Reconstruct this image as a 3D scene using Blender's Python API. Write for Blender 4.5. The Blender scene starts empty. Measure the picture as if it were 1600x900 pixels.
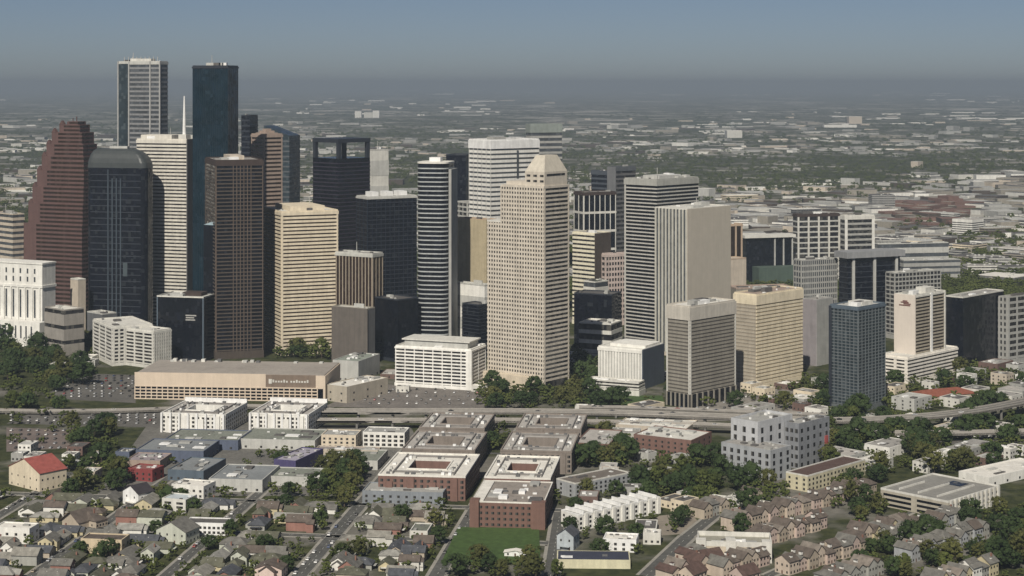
# city skyline from the air: downtown towers, low neighbourhoods in front, plain to the horizon behind
SKY_DUST, SKY_STR, SKY_TINT, SUN_E, HAZE, HAZE_C, EXPO = .5, .070, (.82, .72, .66), 4.8, 6.5e-5, (.36, .43, .52, 1), 0.0
import bpy, bmesh, math, random
import numpy as np
from mathutils import Vector, Matrix
random.seed(7); R = math.radians
S = bpy.context.scene; COL = S.collection
# ---------------------------------------------------------------- camera
CAMH, F, HY = 290.0, 2700.0, 129.0
def D_at(y, z=0.0): return (CAMH - z) * F / (y - HY)
def P(x, y, z=0.0):
    """ground (or height z) point seen at photo pixel x, y"""
    d = D_at(y, z); return Vector(((x - 800) * d / F, d, z))
def pix(v): return 800 + v[0] * F / v[1], HY + (CAMH - v[2]) * F / v[1]
cd = bpy.data.cameras.new('camera'); cam = bpy.data.objects.new('camera', cd); COL.objects.link(cam)
cam.location = (0, 0, CAMH); cam.rotation_euler = (R(90), 0, 0)
cd.sensor_width = 36; cd.lens = 36 * F / 1600; cd.shift_y = -(450 - HY) / 1600
cd.clip_start = 1; cd.clip_end = 600000; S.camera = cam
# ---------------------------------------------------------------- materials
MATS = {}
def nodes(name):
    m = bpy.data.materials.new(name); m.use_nodes = True; nt = m.node_tree
    return m, nt, nt.nodes['Principled BSDF']
def mix_rgb(nt, fac, a, b, kind='MIX'):
    n = nt.nodes.new('ShaderNodeMix'); n.data_type = 'RGBA'; n.blend_type = kind
    for i, v in ((0, fac), (6, a), (7, b)):
        if hasattr(v, 'links'): nt.links.new(v, n.inputs[i])
        elif i == 0: n.inputs[0].default_value = v
        else: n.inputs[i].default_value = (*v, 1)
    return n.outputs[2]
def math_n(nt, op, a, b=None, c=None):
    n = nt.nodes.new('ShaderNodeMath'); n.operation = op
    for i, v in enumerate((a, b, c)):
        if v is None: continue
        if hasattr(v, 'links'): nt.links.new(v, n.inputs[i])
        else: n.inputs[i].default_value = v
    return n.outputs[0]
def noise(nt, vec, scale, detail=3, rough=.6):
    n = nt.nodes.new('ShaderNodeTexNoise'); n.inputs['Scale'].default_value = scale
    n.inputs['Detail'].default_value = detail; n.inputs['Roughness'].default_value = rough
    nt.links.new(vec, n.inputs['Vector']); return n.outputs['Fac']
def ramp(nt, fac, lo, hi):
    n = nt.nodes.new('ShaderNodeMapRange'); n.inputs[1].default_value = lo; n.inputs[2].default_value = hi
    nt.links.new(fac, n.inputs[0]); return n.outputs[0]
def world_pos(nt): return nt.nodes.new('ShaderNodeNewGeometry').outputs['Position']
def M(name, rgb=None, rough=.85, var=.16, scale=.12, spec=.3, streak=True):
    """matte building material: two sizes of weathering plus rain streaks"""
    if name in MATS: return MATS[name]
    m, nt, b = nodes(name); pos = world_pos(nt)
    n1 = noise(nt, pos, scale, 4); n2 = noise(nt, pos, scale * 9, 2)
    f = math_n(nt, 'ADD', math_n(nt, 'MULTIPLY', n1, .65), math_n(nt, 'MULTIPLY', n2, .35))
    if streak:
        mp = nt.nodes.new('ShaderNodeMapping'); mp.inputs['Scale'].default_value = (1, 1, .06); nt.links.new(pos, mp.inputs['Vector'])
        f = math_n(nt, 'ADD', math_n(nt, 'MULTIPLY', f, .6), math_n(nt, 'MULTIPLY', noise(nt, mp.outputs[0], .35, 3), .4))
    f = ramp(nt, f, .36, .64)
    dk = tuple(c * (1 - var * 1.3) for c in rgb); lt = tuple(min(1, c * (1 + var)) for c in rgb)
    nt.links.new(mix_rgb(nt, f, dk, lt), b.inputs['Base Color'])
    b.inputs['Roughness'].default_value = rough; b.inputs['Specular IOR Level'].default_value = spec
    MATS[name] = m; return m
def GL(name, rgb, rgb2=None, cell=(3.2, 3.2, 3.9), rough=.12, spec=.5, frac=.12, metal=0.0):
    """window glass / curtain wall: every pane a little different, some with blinds"""
    if name in MATS: return MATS[name]
    m, nt, b = nodes(name); tc = nt.nodes.new('ShaderNodeTexCoord').outputs['Object']
    sn = nt.nodes.new('ShaderNodeVectorMath'); sn.operation = 'SNAP'; nt.links.new(tc, sn.inputs[0]); sn.inputs[1].default_value = cell
    wn = nt.nodes.new('ShaderNodeTexWhiteNoise'); nt.links.new(sn.outputs[0], wn.inputs['Vector'])
    v = wn.outputs['Value']; big = noise(nt, tc, .03, 2)
    rgb2 = rgb2 or tuple(c * 2.2 + .01 for c in rgb)
    blind = math_n(nt, 'GREATER_THAN', v, 1 - frac)
    base = mix_rgb(nt, math_n(nt, 'MULTIPLY', ramp(nt, big, .35, .65), .8), rgb, tuple(c * 1.7 for c in rgb))
    nt.links.new(mix_rgb(nt, math_n(nt, 'MULTIPLY', blind, .6), base, rgb2), b.inputs['Base Color'])
    nt.links.new(math_n(nt, 'MULTIPLY_ADD', v, .12, rough), b.inputs['Roughness'])
    b.inputs['Specular IOR Level'].default_value = spec; b.inputs['Metallic'].default_value = metal
    ge = nt.nodes.new('ShaderNodeNewGeometry')          # every pane leans a little its own way
    def vm(op, a_, b_, s_=None):
        q = nt.nodes.new('ShaderNodeVectorMath'); q.operation = op
        for i_, v_ in ((0, a_), (1, b_)):
            if v_ is None: continue
            if hasattr(v_, 'links'): nt.links.new(v_, q.inputs[i_])
            else: q.inputs[i_].default_value = v_
        if s_ is not None: q.inputs['Scale'].default_value = s_
        return q.outputs[0]
    lean = vm('SCALE', vm('SUBTRACT', wn.outputs['Color'], (.5, .5, .5)), None, .13)
    wob = nt.nodes.new('ShaderNodeTexNoise'); wob.inputs['Scale'].default_value = .05; nt.links.new(tc, wob.inputs['Vector'])
    lean = vm('ADD', lean, vm('SCALE', vm('SUBTRACT', wob.outputs['Color'], (.5, .5, .5)), None, .3))
    nt.links.new(vm('NORMALIZE', vm('ADD', ge.outputs['Normal'], lean), None), b.inputs['Normal'])
    MATS[name] = m; return m
# ---------------------------------------------------------------- mesh helpers
class MB:
    def __init__(s): s.v = []; s.f = []; s.m = []
    def add(s, vs, fs, mi=0):
        o = len(s.v); s.v += [tuple(v) for v in vs]; s.f += [tuple(i + o for i in f) for f in fs]; s.m += [mi] * len(fs)
    def box(s, x0, x1, y0, y1, z0, z1, mi=0):
        s.add([(x, y, z) for z in (z0, z1) for x, y in ((x0, y0), (x1, y0), (x1, y1), (x0, y1))],
              [(3, 2, 1, 0), (4, 5, 6, 7), (0, 1, 5, 4), (1, 2, 6, 5), (2, 3, 7, 6), (3, 0, 4, 7)], mi)
    def loft(s, rings, mi=0, caps=True):
        n = len(rings[0]); vs = [p for r in rings for p in r]; fs = []
        for k in range(len(rings) - 1):
            for i in range(n):
                j = (i + 1) % n; fs.append((k * n + i, k * n + j, (k + 1) * n + j, (k + 1) * n + i))
        if caps: fs += [tuple(range(n))[::-1], tuple((len(rings) - 1) * n + i for i in range(n))]
        s.add(vs, fs, mi)
    def mesh(s, name, mats):
        me = bpy.data.meshes.new(name); me.from_pydata(s.v, [], s.f)
        for m in (mats if isinstance(mats, (list, tuple)) else [mats]): me.materials.append(m)
        if any(s.m): me.polygons.foreach_set('material_index', s.m)
        me.update(); return me
    def obj(s, name, mats, parent=None, loc=(0, 0, 0), rot=0):
        return put(name, s.mesh(name, mats), parent, loc, rot)
def put(name, me, parent=None, loc=(0, 0, 0), rot=0):
    o = bpy.data.objects.new(name, me); COL.objects.link(o); o.parent = parent; o.location = loc
    if rot: o.rotation_euler = (0, 0, rot)
    return o
def rect_ring(x0, x1, y0, y1, z): return [(x0, y0, z), (x1, y0, z), (x1, y1, z), (x0, y1, z)]
BOXES = {}
def bx(name, mat, parent, x0, x1, y0, y1, z0, z1):
    """one box part; equal boxes share their mesh"""
    d = tuple(round(v, 2) for v in (x1 - x0, y1 - y0, z1 - z0)); k = (name, mat.name, d)
    if k not in BOXES:
        b = MB(); b.box(-d[0] / 2, d[0] / 2, -d[1] / 2, d[1] / 2, 0, d[2]); BOXES[k] = b.mesh(name, mat)
    return put(name, BOXES[k], parent, ((x0 + x1) / 2, (y0 + y1) / 2, z0))
LANDMARK = []
THINGS = []
def thing(name, label, cat, loc, rot=0, group=None, kind=None):
    o = bpy.data.objects.new(name, None); COL.objects.link(o); o.location = loc; o.rotation_euler = (0, 0, rot)
    o.empty_display_size = 1
    if label: o['label'] = label
    o['category'] = cat
    if group: o['group'] = group
    return o
def tag(o, label, cat, group=None):
    o['label'] = label; o['category'] = cat
    if group: o['group'] = group
    return o
OCC = []
def occupy(cx, cy, hx, hy, rot): OCC.append((cx, cy, hx, hy, math.cos(rot), math.sin(rot), math.hypot(hx, hy)))
def is_free(x, y, r=0, skip_roads=False):
    for cx, cy, hx, hy, c, s, q in OCC:
        dx, dy = x - cx, y - cy
        if abs(dx) > q + r or abs(dy) > q + r: continue
        if abs(dx * c + dy * s) < hx + r and abs(-dx * s + dy * c) < hy + r: return False
    return True
# ---------------------------------------------------------------- footprints
def foot(xl, xc, xr, phi, C, depth=None, width=None):
    """near corner C; left face runs to pixel column xl, right face to xr. returns w (left face), d (right face)"""
    c, s = math.cos(R(phi)), math.sin(R(phi)); u, v = (xl - 800) / F, (xr - 800) / F
    w = width or (C.x - u * C.y) / (c + u * s)
    d = depth or (v * C.y - C.x) / (s - v * c)
    return w, d
def place(name, label, cat, xl, xc, xr, phi, yb=None, yt=None, H=None, depth=None, width=None, group=None):
    if yb is not None: C = P(xc, yb); H = H or CAMH * (1 - (yt - HY) / (yb - HY))
    else: C = P(xc, yt, H); C.z = 0
    w, d = foot(xl, xc, xr, phi, C, depth, width)
    if w < 3 or d < 3 or w > 400 or d > 400: print('FOOT?', label, round(w), round(d)); w = min(max(w, 8), 120); d = min(max(d, 8), 120)
    a = R(phi); ctr = C + Vector((-math.cos(a), math.sin(a), 0)) * w / 2 + Vector((math.sin(a), math.cos(a), 0)) * d / 2
    t = thing(name, label, cat, ctr, -a, group); occupy(ctr.x, ctr.y, w / 2, d / 2, -a)
    return t, w, d, H
def h_of(y, D): return CAMH - (y - HY) * D / F     # height that shows at row y at distance D
# ---------------------------------------------------------------- material palette
cream = M('cream_stone', (.62, .54, .42)); cream2 = M('cream_precast', (.66, .58, .44)); tan = M('tan_stone', (.50, .44, .36)); taupe = M('taupe_stone', (.27, .25, .21))
white = M('white_stone', (.74, .73, .68)); offw = M('pale_concrete', (.60, .59, .54)); grey = M('grey_concrete', (.34, .34, .32)); lgrey = M('light_grey_concrete', (.46, .46, .43))
dgrey = M('dark_grey_concrete', (.13, .13, .13)); brown = M('brown_granite', (.075, .060, .049)); dbrown = M('dark_brown_panel', (.055, .04, .035)); redg = M('red_granite', (.112, .066, .060))
pinkst = M('pink_granite', (.33, .26, .215)); brickr = M('red_brick', (.185, .11, .09), scale=.3); roofg = M('gravel_roof', (.30, .29, .27), var=.25, scale=.06); roofd = M('dark_roof', (.11, .105, .10), var=.25, scale=.06)
roofw = M('white_roof_membrane', (.70, .68, .62), var=.15, scale=.08); roofb = M('brown_shingle', (.115, .095, .08), var=.3, scale=.25); metalw = M('white_metal', (.78, .78, .76), rough=.5)
roofgr = M('grey_shingle', (.15, .145, .13), var=.3, scale=.25); bluegrey = M('blue_grey_metal', (.10, .13, .16), rough=.5); bandw = M('silver_band', (.40, .42, .42), rough=.45); darkmull = M('dark_mullion', (.03, .035, .045), rough=.4)
g_black = GL('black_glass', (.004, .005, .008), frac=.05, spec=.5); g_navy = GL('navy_glass', (.004, .005, .009), (.03, .035, .04), frac=.1, spec=.34); g_teal = GL('teal_glass', (.003, .013, .021), frac=.04, spec=.5)
g_blue = GL('blue_grey_glass', (.022, .032, .038), (.08, .10, .11), frac=.2, spec=.35); g_dark = GL('dark_window_glass', (.016, .016, .018), (.12, .115, .10), frac=.3); g_brown = GL('bronze_glass', (.022, .014, .010), frac=.12); g_grey = GL('grey_window_glass', (.05, .055, .06), frac=.2)
G1 = 'downtown towers'
def bands(t, w, d, z0, z1, n, ratio, mat, proud=.35, name='floor_band', over=0):
    fh = (z1 - z0) / n
    for i in range(n):
        z = z0 + i * fh
        bx(name, mat, t, -w / 2 - proud, w / 2 + proud, -d / 2 - proud, d / 2 + proud, z, z + fh * ratio)
def piers(t, w, d, z0, z1, nf, ns, pw, mat, proud=.5, name='pier', nl=0):
    """nf piers on the front (left-hand visible) face, ns on the right-hand face, ends included"""
    for i in range(nf):
        x = -w / 2 + pw / 2 + (w - pw) * i / max(1, nf - 1)
        bx(name, mat, t, x - pw / 2, x + pw / 2, -d / 2 - proud, -d / 2 + .3, z0, z1)
    for i in range(ns):
        y = -d / 2 + pw / 2 + (d - pw) * i / max(1, ns - 1)
        bx(name, mat, t, w / 2 - .3, w / 2 + proud, y - pw / 2, y + pw / 2, z0, z1)
    for i in range(nl):
        y = -d / 2 + pw / 2 + (d - pw) * i / max(1, nl - 1)
        bx(name, mat, t, -w / 2 - proud, -w / 2 + .3, y - pw / 2, y + pw / 2, z0, z1)
def rooftop(t, w, d, H, rmat, pmat, n=3, seed=0, parapet=1.4, big=.3):
    rnd = random.Random(seed + int(w * 7 + H))
    b = MB(); p = .7
    for x0, x1, y0, y1 in ((-w/2, w/2, -d/2, -d/2+p), (-w/2, w/2, d/2-p, d/2), (-w/2, -w/2+p, -d/2+p, d/2-p), (w/2-p, w/2, -d/2+p, d/2-p)): b.box(x0, x1, y0, y1, H, H + parapet)
    b.obj('parapet', pmat, t)
    bx('roof', rmat, t, -w/2 + p, w/2 - p, -d/2 + p, d/2 - p, H - .2, H + .25)
    for i in range(n):
        a, c = rnd.uniform(.08, big) * w, rnd.uniform(.08, big) * d; x, y = rnd.uniform(-.5, .5) * (w - a - 4), rnd.uniform(-.5, .5) * (d - c - 4)
        bx('roof_unit', rnd.choice((lgrey, metalw, grey, roofd)), t, x - a/2, x + a/2, y - c/2, y + c/2, H + .25, H + (rnd.uniform(2, 5) if H > 40 else rnd.uniform(1.2, 2.6) if H > 12 else rnd.uniform(.7, 1.5)))
    for i in range(n * 2 if w * d > 500 else n):
        x, y, a = rnd.uniform(-.42, .42) * w, rnd.uniform(-.42, .42) * d, rnd.uniform(.6, 1.6); bx('vent', rnd.choice((lgrey, metalw, dgrey, roofd)), t, x - a, x + a, y - a * .7, y + a * .7, H + .25, H + (rnd.uniform(.9, 2) if H > 12 else rnd.uniform(.5, 1)))
    if H > 100 and n > 1: x, y = rnd.uniform(-.3, .3) * w, rnd.uniform(-.3, .3) * d; bx('antenna', lgrey, t, x, x + .5, y, y + .5, H, H + rnd.uniform(8, 14))
def tower(label, xl, xc, xr, yb, yt, phi=44, n=35, glass=None, mat=None, ratio=.5, nf=0, ns=0, pw=1.0, pmat=None, crown=0, cmat=None, base=5, bmat=None, roof=None, units=3, depth=None, ph=None, name='office_tower', cat='skyscraper', group=G1, blank=None, nl=0, H=None, width=None, proud=.35, pproud=.5):
    t, w, d, H = place(name, label, cat, xl, xc, xr, phi, yb=yb, yt=yt, depth=depth, group=group, H=H, width=width)
    mat = mat or cream; glass = glass or g_dark; cmat = cmat or mat
    bx('glazing', glass, t, -w/2, w/2, -d/2, d/2, 0, H - .3)
    if base: bx('base', bmat or mat, t, -w/2 - .8, w/2 + .8, -d/2 - .8, d/2 + .8, 0, base)
    ztop = H - crown
    if n: bands(t, w, d, base + .5, ztop, n, ratio, mat, proud)
    if nf or ns or nl: piers(t, w, d, base, ztop, nf, ns, pw, pmat or mat, pproud, nl=nl)
    if crown: bx('crown', cmat, t, -w/2 - .75, w/2 + .75, -d/2 - .75, d/2 + .75, ztop, H)
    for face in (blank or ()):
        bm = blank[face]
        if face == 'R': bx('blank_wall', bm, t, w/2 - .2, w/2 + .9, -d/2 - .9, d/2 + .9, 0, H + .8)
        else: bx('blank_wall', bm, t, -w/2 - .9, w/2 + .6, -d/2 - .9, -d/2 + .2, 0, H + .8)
    rooftop(t, w, d, H, roof or roofg, cmat, units)
    if ph:
        fx, fy, fw, fd, hh, pm = ph
        bx('penthouse', pm, t, (fx - fw/2) * w, (fx + fw/2) * w, (fy - fd/2) * d, (fy + fd/2) * d, H, H + hh)
    return t, w, d, H
# ================================================================ DOWNTOWN
# --- far left
t, w, d, H = tower('pale tan block half hidden behind the classical white tower at the city edge', -14, 20, 38, 500, 336, 44, 18, g_grey, tan, .5, name='office_block', cat='office building')
# white classical tower with columns
t, w, d, H = place('classical_tower', 'white stone tower with tall columns and a stepped top at the city edge', 'tower', -30, 66, 72, 25, yb=540, yt=412, depth=22, group=G1)
bx('wall', white, t, -w/2, w/2, -d/2, d/2, 0, H); bx('cornice', white, t, -w/2 - .9, w/2 + .9, -d/2 - .9, d/2 + .9, H * .70, H * .73)
bx('cornice', white, t, -w/2 - .7, w/2 + .7, -d/2 - .7, d/2 + .7, H - 1.2, H + .6)
for i in range(9): bx('column', white, t, -w/2 + 3 + i * (w - 7) / 8, -w/2 + 4.6 + i * (w - 7) / 8, -d/2 - 1.3, -d/2 + .2, H * .3, H * .70)
for i in range(8):
    x = -w/2 + 5.4 + i * (w - 7) / 8
    bx('window', g_grey, t, x, x + 2.4, -d/2 - .15, -d/2 + .2, H * .33, H * .67)
    for r in range(2): bx('window', g_grey, t, x, x + 2.2, -d/2 - .15, -d/2 + .2, H * (.77 + .1 * r), H * (.83 + .1 * r))
bx('lower_wing', white, t, -w/2, w/2 + 8, -d/2 - 14, -d/2 - 2, 0, H * .30)
for i in range(12): bx('window', g_grey, t, -w/2 + 3 + i * w / 12, -w/2 + 5 + i * w / 12, -d/2 - 14.15, -d/2 - 13.8, H * .1, H * .25)
# --- red granite stepped tower (gabled tiers, narrowing to the top)
t, w, d, H = place('stepped_tower', 'red granite tower stepping up to a narrow spiked top', 'skyscraper', 37, 128, 134, 25, yb=505, yt=350, depth=46, group=G1)
Dc = t.location.y - 20; sc = Dc / F
x0r, x1r = 37, 133; cxl = lambda px: -w/2 + (px - x0r) / (x1r - x0r) * w
tiers = [(37, 133, 350), (43, 132.5, 318), (48, 132, 292), (54, 131, 266), (60, 129, 244), (66, 126.5, 225), (73, 123, 207), (84, 118, 195), (95, 113, 190)]
zlo = 0; k = 0
for j, (a, b, yy) in enumerate(tiers):
    z = h_of(yy, Dc); dd = d * (1 - j * .085); xa, xb = cxl(a), cxl(b)
    bx('tier', redg, t, xa, xb, -dd/2, dd/2, zlo, z)
    nfl = max(1, round((z - zlo) / 5.2))
    for i in range(nfl):
        zz = zlo + (i + .3) * (z - zlo) / nfl
        bx('window_band', g_brown, t, xa + (xb - xa) * .22, xb + .12, -dd/2 - .12, dd/2 - 3, zz, zz + (z - zlo) / nfl * .5)
    if j > 0 and j < 8:   # little stepped gable on the sloping side of every tier
        b_ = MB(); b_.add([(xa - .1, -dd/2 - .3, z), (xa + 7, -dd/2 - .3, z), (xa + 3.5, -dd/2 - .3, z + 5), (xa - .1, -dd/2 + 4, z), (xa + 7, -dd/2 + 4, z), (xa + 3.5, -dd/2 + 4, z + 5)], [(0, 1, 2), (5, 4, 3), (0, 3, 4, 1), (1, 4, 5, 2), (2, 5, 3, 0)])
        b_.obj('gable', redg, t)
    zlo = z
bx('spike', redg, t, cxl(104), cxl(104) + .9, -.5, .4, zlo, zlo + 6); bx('spike', redg, t, cxl(98), cxl(98) + .7, -.5, .4, zlo, zlo + 4)
# --- dark curved glass tower
t, w, d, H = place('curved_glass_tower', 'dark blue glass tower with a rounded grey roof and ribbed shaft', 'skyscraper', 134, 227, 242, 14, yb=528, yt=263, group=G1)
b = MB(); n = 7
def rr(x0, x1, y0, y1, r, z, k=5):
    pts = []
    for cx, cy, a0 in ((x1 - r, y0 + r, -90), (x1 - r, y1 - r, 0), (x0 + r, y1 - r, 90), (x0 + r, y0 + r, 180)):
        for i in range(k): a = R(a0 + 90 * i / (k - 1)); pts.append((cx + r * math.cos(a), cy + r * math.sin(a), z))
    return pts
b.loft([rr(-w/2, w/2, -d/2, d/2, 7, 0), rr(-w/2, w/2, -d/2, d/2, 7, H)]); b.obj('glazing', g_navy, t)
b = MB(); rg = []; rise = h_of(232, t.location.y) - H
for i in range(7):
    a = R(90 * i / 6); q = 1 - math.cos(a)
    rg.append(rr(-w/2 + q * w * .10, w/2 - q * w * .36, -d/2 + q * d * .55, d/2 - q * 2, 6 - q, H + rise * math.sin(a)))
b.loft(rg); b.obj('roof', M('grey_roof_glass', (.055, .062, .062), rough=.4), t)
bx('roof_edge', lgrey, t, -w * .2, w * .1, d * .1, d * .3, H + rise - 1, H + rise + 2.5)
for i in range(4): bx('rib', M('dim_rib', (.05, .065, .08), rough=.4), t, -w * .13 + i * 5.2, -w * .13 + i * 5.2 + 1.6, -d/2 - .9, -d/2 + .5, 18, H - (12 if i else 2))
for i in range(26): bx('floor_line', darkmull, t, -w/2 + 6, w/2 - 6, -d/2 - .12, -d/2 + .2, 6 + i * H / 27, 7.1 + i * H / 27)
bx('pale_corner_panel', M('pale_glass', (.07, .09, .10), rough=.3), t, w * .13, w * .2, -d/2 - .3, -d/2 + .2, H * .36, H * .44)
# --- tallest grey tower
t, w, d, H = tower('tallest grey tower with pale corner ribs and a blue glass flank', 185, 250, 262, 486, 97, 22, 52, g_grey, M('grey_granite', (.22, .225, .23)), .42, crown=3, cmat=lgrey, units=4, ph=(.0, 0, .5, .6, 4.5, offw))
for fx in (-.5, -.24, .27, .5): bx('rib', M('rib_grey', (.36, .36, .35)), t, fx * w - .9, fx * w + .9, -d/2 - 1.2, -d/2 + .1, 0, H + 1)
bx('blue_flank', g_blue, t, -w/2 + 1, -.24 * w - 1, -d/2 - .8, -d/2 + .2, 0, H - 2)
for i in range(9): bx('roof_rail_post', lgrey, t, -w * .4 + i * w * .1, -w * .4 + i * w * .1 + .6, -d * .3, -d * .3 + .6, H, H + 7)
# --- white banded tower with spire
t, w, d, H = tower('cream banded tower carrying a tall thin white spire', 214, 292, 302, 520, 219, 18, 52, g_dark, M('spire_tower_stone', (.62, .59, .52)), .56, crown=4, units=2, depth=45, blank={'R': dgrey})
bx('upper_step', M('spire_tower_stone', None), t, -w/2, w * .12, -d * .3, d * .3, H, H + 5.5)
zt = h_of(150, t.location.y); b = MB()
b.loft([[(w * .26 + r * math.cos(a), r * math.sin(a), z) for a in [k * math.pi / 4 for k in range(8)]] for r, z in ((2.2, H), (1.7, H + 22), (.7, zt))]); b.obj('spire', metalw, t)
bx('spire_base', offw, t, w * .26 - 5, w * .26 + 5, -5, 5, H, H + 6)
# --- dark teal tower
t, w, d, H = tower('smooth dark teal glass tower, second tallest of the skyline', 301, 356, 372, 526, 104, 14, 0, g_teal, darkmull, base=8, bmat=darkmull, crown=2, cmat=darkmull, units=2, roof=roofd, ph=(.0, .1, .45, .5, 4.5, lgrey))
piers(t, w, d, 8, H - 1, 17, 6, .35, M('teal_mullion', (.003, .013, .019), rough=.35), .25, 'mullion')
# --- dark towers behind it
tower('thin dark blue tower peeking from behind the teal tower', 377, 390, 393, 440, 181, 20, 30, g_navy, darkmull, .3, units=1, depth=25)
t, w, d, H = place('slanted_roof_tower', 'grey glass tower with a slanting roof behind the pink granite tower', 'skyscraper', 412, 452, 457, 20, yb=440, yt=212, depth=34, group=G1)
b = MB(); zz = h_of(196, t.location.y); b.loft([rect_ring(-w/2, w/2, -d/2, d/2, 0), [(-w/2, -d/2, zz), (w/2, -d/2, H), (w/2, d/2, H), (-w/2, d/2, zz)]]); b.obj('glazing', g_blue, t)
bands(t, w, d, 4, H - 2, 28, .3, M('slate_band', (.09, .10, .11)), .3)
# pink granite with small pyramid
t, w, d, H = tower('pink granite tower with a small stepped crown behind the brown tower', 393, 412, 441, 505, 211, 52, 44, g_brown, pinkst, .52, crown=3, units=0, pw=1.5, nf=2, ns=2)
for i in range(3): bx('crown_step', pinkst, t, -w * (.36 - .11 * i), w * (.36 - .11 * i), -d * (.36 - .11 * i), d * (.36 - .11 * i), H + i * 2.4, H + 2.4 * (i + 1))
# dark brown grid tower
t, w, d, H = tower('dark brown tower with a close grid of piers and bands', 321, 337, 411, 562, 252, 72, 50, g_black, brown, .34, base=8, crown=5, cmat=dbrown, ns=2, nf=2, pw=.9, pmat=M('bronze_pier', (.115, .088, .07)), units=2, ph=(.0, .0, .6, .3, 5, tan), roof=roofg)
for i in range(6): bx('pier', M('bronze_pier', None), t, w/2 - .3, w/2 + .8, -d * .14 + i * d * .075, -d * .14 + i * d * .075 + .8, 8, H - 5)
t2, w2, d2, H2 = place('glass_annex', 'narrow dark annex with a pale slanting glass roof beside the dark brown tower', 'building', 318, 334, 338, 30, yb=558, yt=352, depth=14, group=G1)
bx('glazing', g_black, t2, -w2/2, w2/2, -d2/2, d2/2, 0, H2)
b = MB(); b.add([(-w2/2, -d2/2, H2), (w2/2, -d2/2, H2), (w2/2, d2/2, H2 + 7), (-w2/2, d2/2, H2 + 2), (w2/2, -d2/2, H2 + 3)], [(0, 1, 4), (0, 4, 2, 3), (1, 2, 4)]); b.obj('slanted_roof', M('pale_blue_glass_roof', (.35, .45, .5), rough=.3), t2)
# beige banded tower
t, w, d, H = tower('broad beige tower striped with window bands behind the convention hall', 410, 440, 528, 556, 332, 66, 36, g_brown, cream2, .60, base=6, crown=3.5, units=2, ph=(0, 0, .75, .62, 5.5, cream2), roof=offw)
piers(t, w, d, 0, H, 2, 2, 1.6, cream2, .6, 'corner_pier')
# black low tower
t, w, d, H = tower('low black tower with a light roof edge and a small grey sign', 245, 318, 324, 566, 466, 14, 0, g_black, dbrown, base=3, crown=0, units=2, depth=40, cmat=offw, roof=lgrey, bmat=darkmull, ph=(.15, 0, .4, .4, 4, dbrown))
piers(t, w, d, 3, H, 2, 2, 1.2, bluegrey, .3, 'corner_trim')
for i, (a, q) in enumerate(((0, 1), (.3, .8), (0, .9))): bx('sign', grey, t, w * .12 + a, w * .12 + q * 12, -d/2 - .4, -d/2 + .1, H - 19 - i * 2.3, H - 17.7 - i * 2.3)
# black tower with two openings in its crown
t, w, d, H = place('black_notched_tower', 'black tower with two square openings through its top', 'skyscraper', 489, 529, 578, 44, yb=500, yt=217, group=G1)
zc = h_of(246, t.location.y); bx('glazing', g_black, t, -w/2, w/2, -d/2, d/2, 0, zc)
bands(t, w, d, 4, zc - 2, 40, .3, M('black_band', (.035, .03, .045), rough=.5), .3)
bx('crown_slab', darkmull, t, -w/2 - .5, w/2 + .5, -d/2 - .5, d/2 + .5, H - 5, H)
for sx in (-1, 1):
    for sy in (-1, 1): bx('crown_post', darkmull, t, sx * w/2 - (4.5 if sx > 0 else 0), sx * w/2 + (0 if sx > 0 else 4.5), sy * d/2 - (4.5 if sy > 0 else 0), sy * d/2 + (0 if sy > 0 else 4.5), zc, H - 5)
# concrete block behind
tower('small pale concrete block between the black notched tower and the round tower', 577, 582, 607, 440, 235, 60, 5, offw, lgrey, .6, units=2, roof=roofg)
# blue-black glass
t, w, d, H = tower('blue black glass tower with white sheds on its roof', 557, 574, 651, 520, 309, 60, 30, g_navy, darkmull, .18, crown=2, cmat=lgrey, units=0, nf=4, ns=12, pw=.5, pmat=M('navy_mullion', (.015, .022, .035), rough=.4), base=6, bmat=darkmull)
for a in (-.3, .0, .28): bx('roof_shed', metalw, t, -w * .3, w * .3, a * d - 4, a * d + 4.5, H, H + 6)
# brown ribbed mid-rise, garage, black block
tower('brown ribbed mid rise beside the broad beige tower', 520, 582, 598, 556, 398, 30, 0, g_brown, tan, nf=13, ns=4, pw=1.1, pmat=M('tan_rib', (.32, .27, .21)), crown=3, cmat=lgrey, base=5, units=2, name='office_block', cat='office building')
tower('plain grey brown parking block below the ribbed mid rise', 520, 574, 586, 572, 484, 30, 0, dgrey, taupe, crown=0, base=0, units=1, name='office_block', cat='office building', blank={'L': M('brown_grey_wall', (.13, .115, .10))}, roof=offw)
tower('black glass block in front of the blue black glass tower', 586, 622, 654, 566, 470, 44, 0, g_black, darkmull, base=3, bmat=darkmull, units=1, roof=roofd, cmat=darkmull, name='office_block', cat='office building')
# --- round banded tower
t, w, d, H = place('round_banded_tower', 'slim dark tower with rounded corners and bright rings at every floor', 'skyscraper', 650, 698, 712, 12, yb=560, yt=256, group=G1)
def rmesh(e, z1, key, mt):
    q = MB(); q.loft([rr(-w/2 - e, w/2 + e, -d/2 - e, d/2 + e, 9 + e, 0, 6), rr(-w/2 - e, w/2 + e, -d/2 - e, d/2 + e, 9 + e, z1, 6)]); return q.mesh(key, mt)
put('glazing', rmesh(0, H, 'glazing', g_black), t)
fb = rmesh(.5, H / 43 * .27, 'floor_band', bandw)
for i in range(42): put('floor_band', fb, t, (0, 0, 5 + i * (H - 6) / 42))
put('roof', rmesh(.6, 1.6, 'roof', roofw), t, (0, 0, H)); bx('penthouse', metalw, t, -6, 6, -5, 5, H + 1, H + 6)
bx('stair_shaft', grey, t, w/2 + .6, w/2 + 3.5, -d/2 + 6, d/2 - 6, 0, H - 6)
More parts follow.
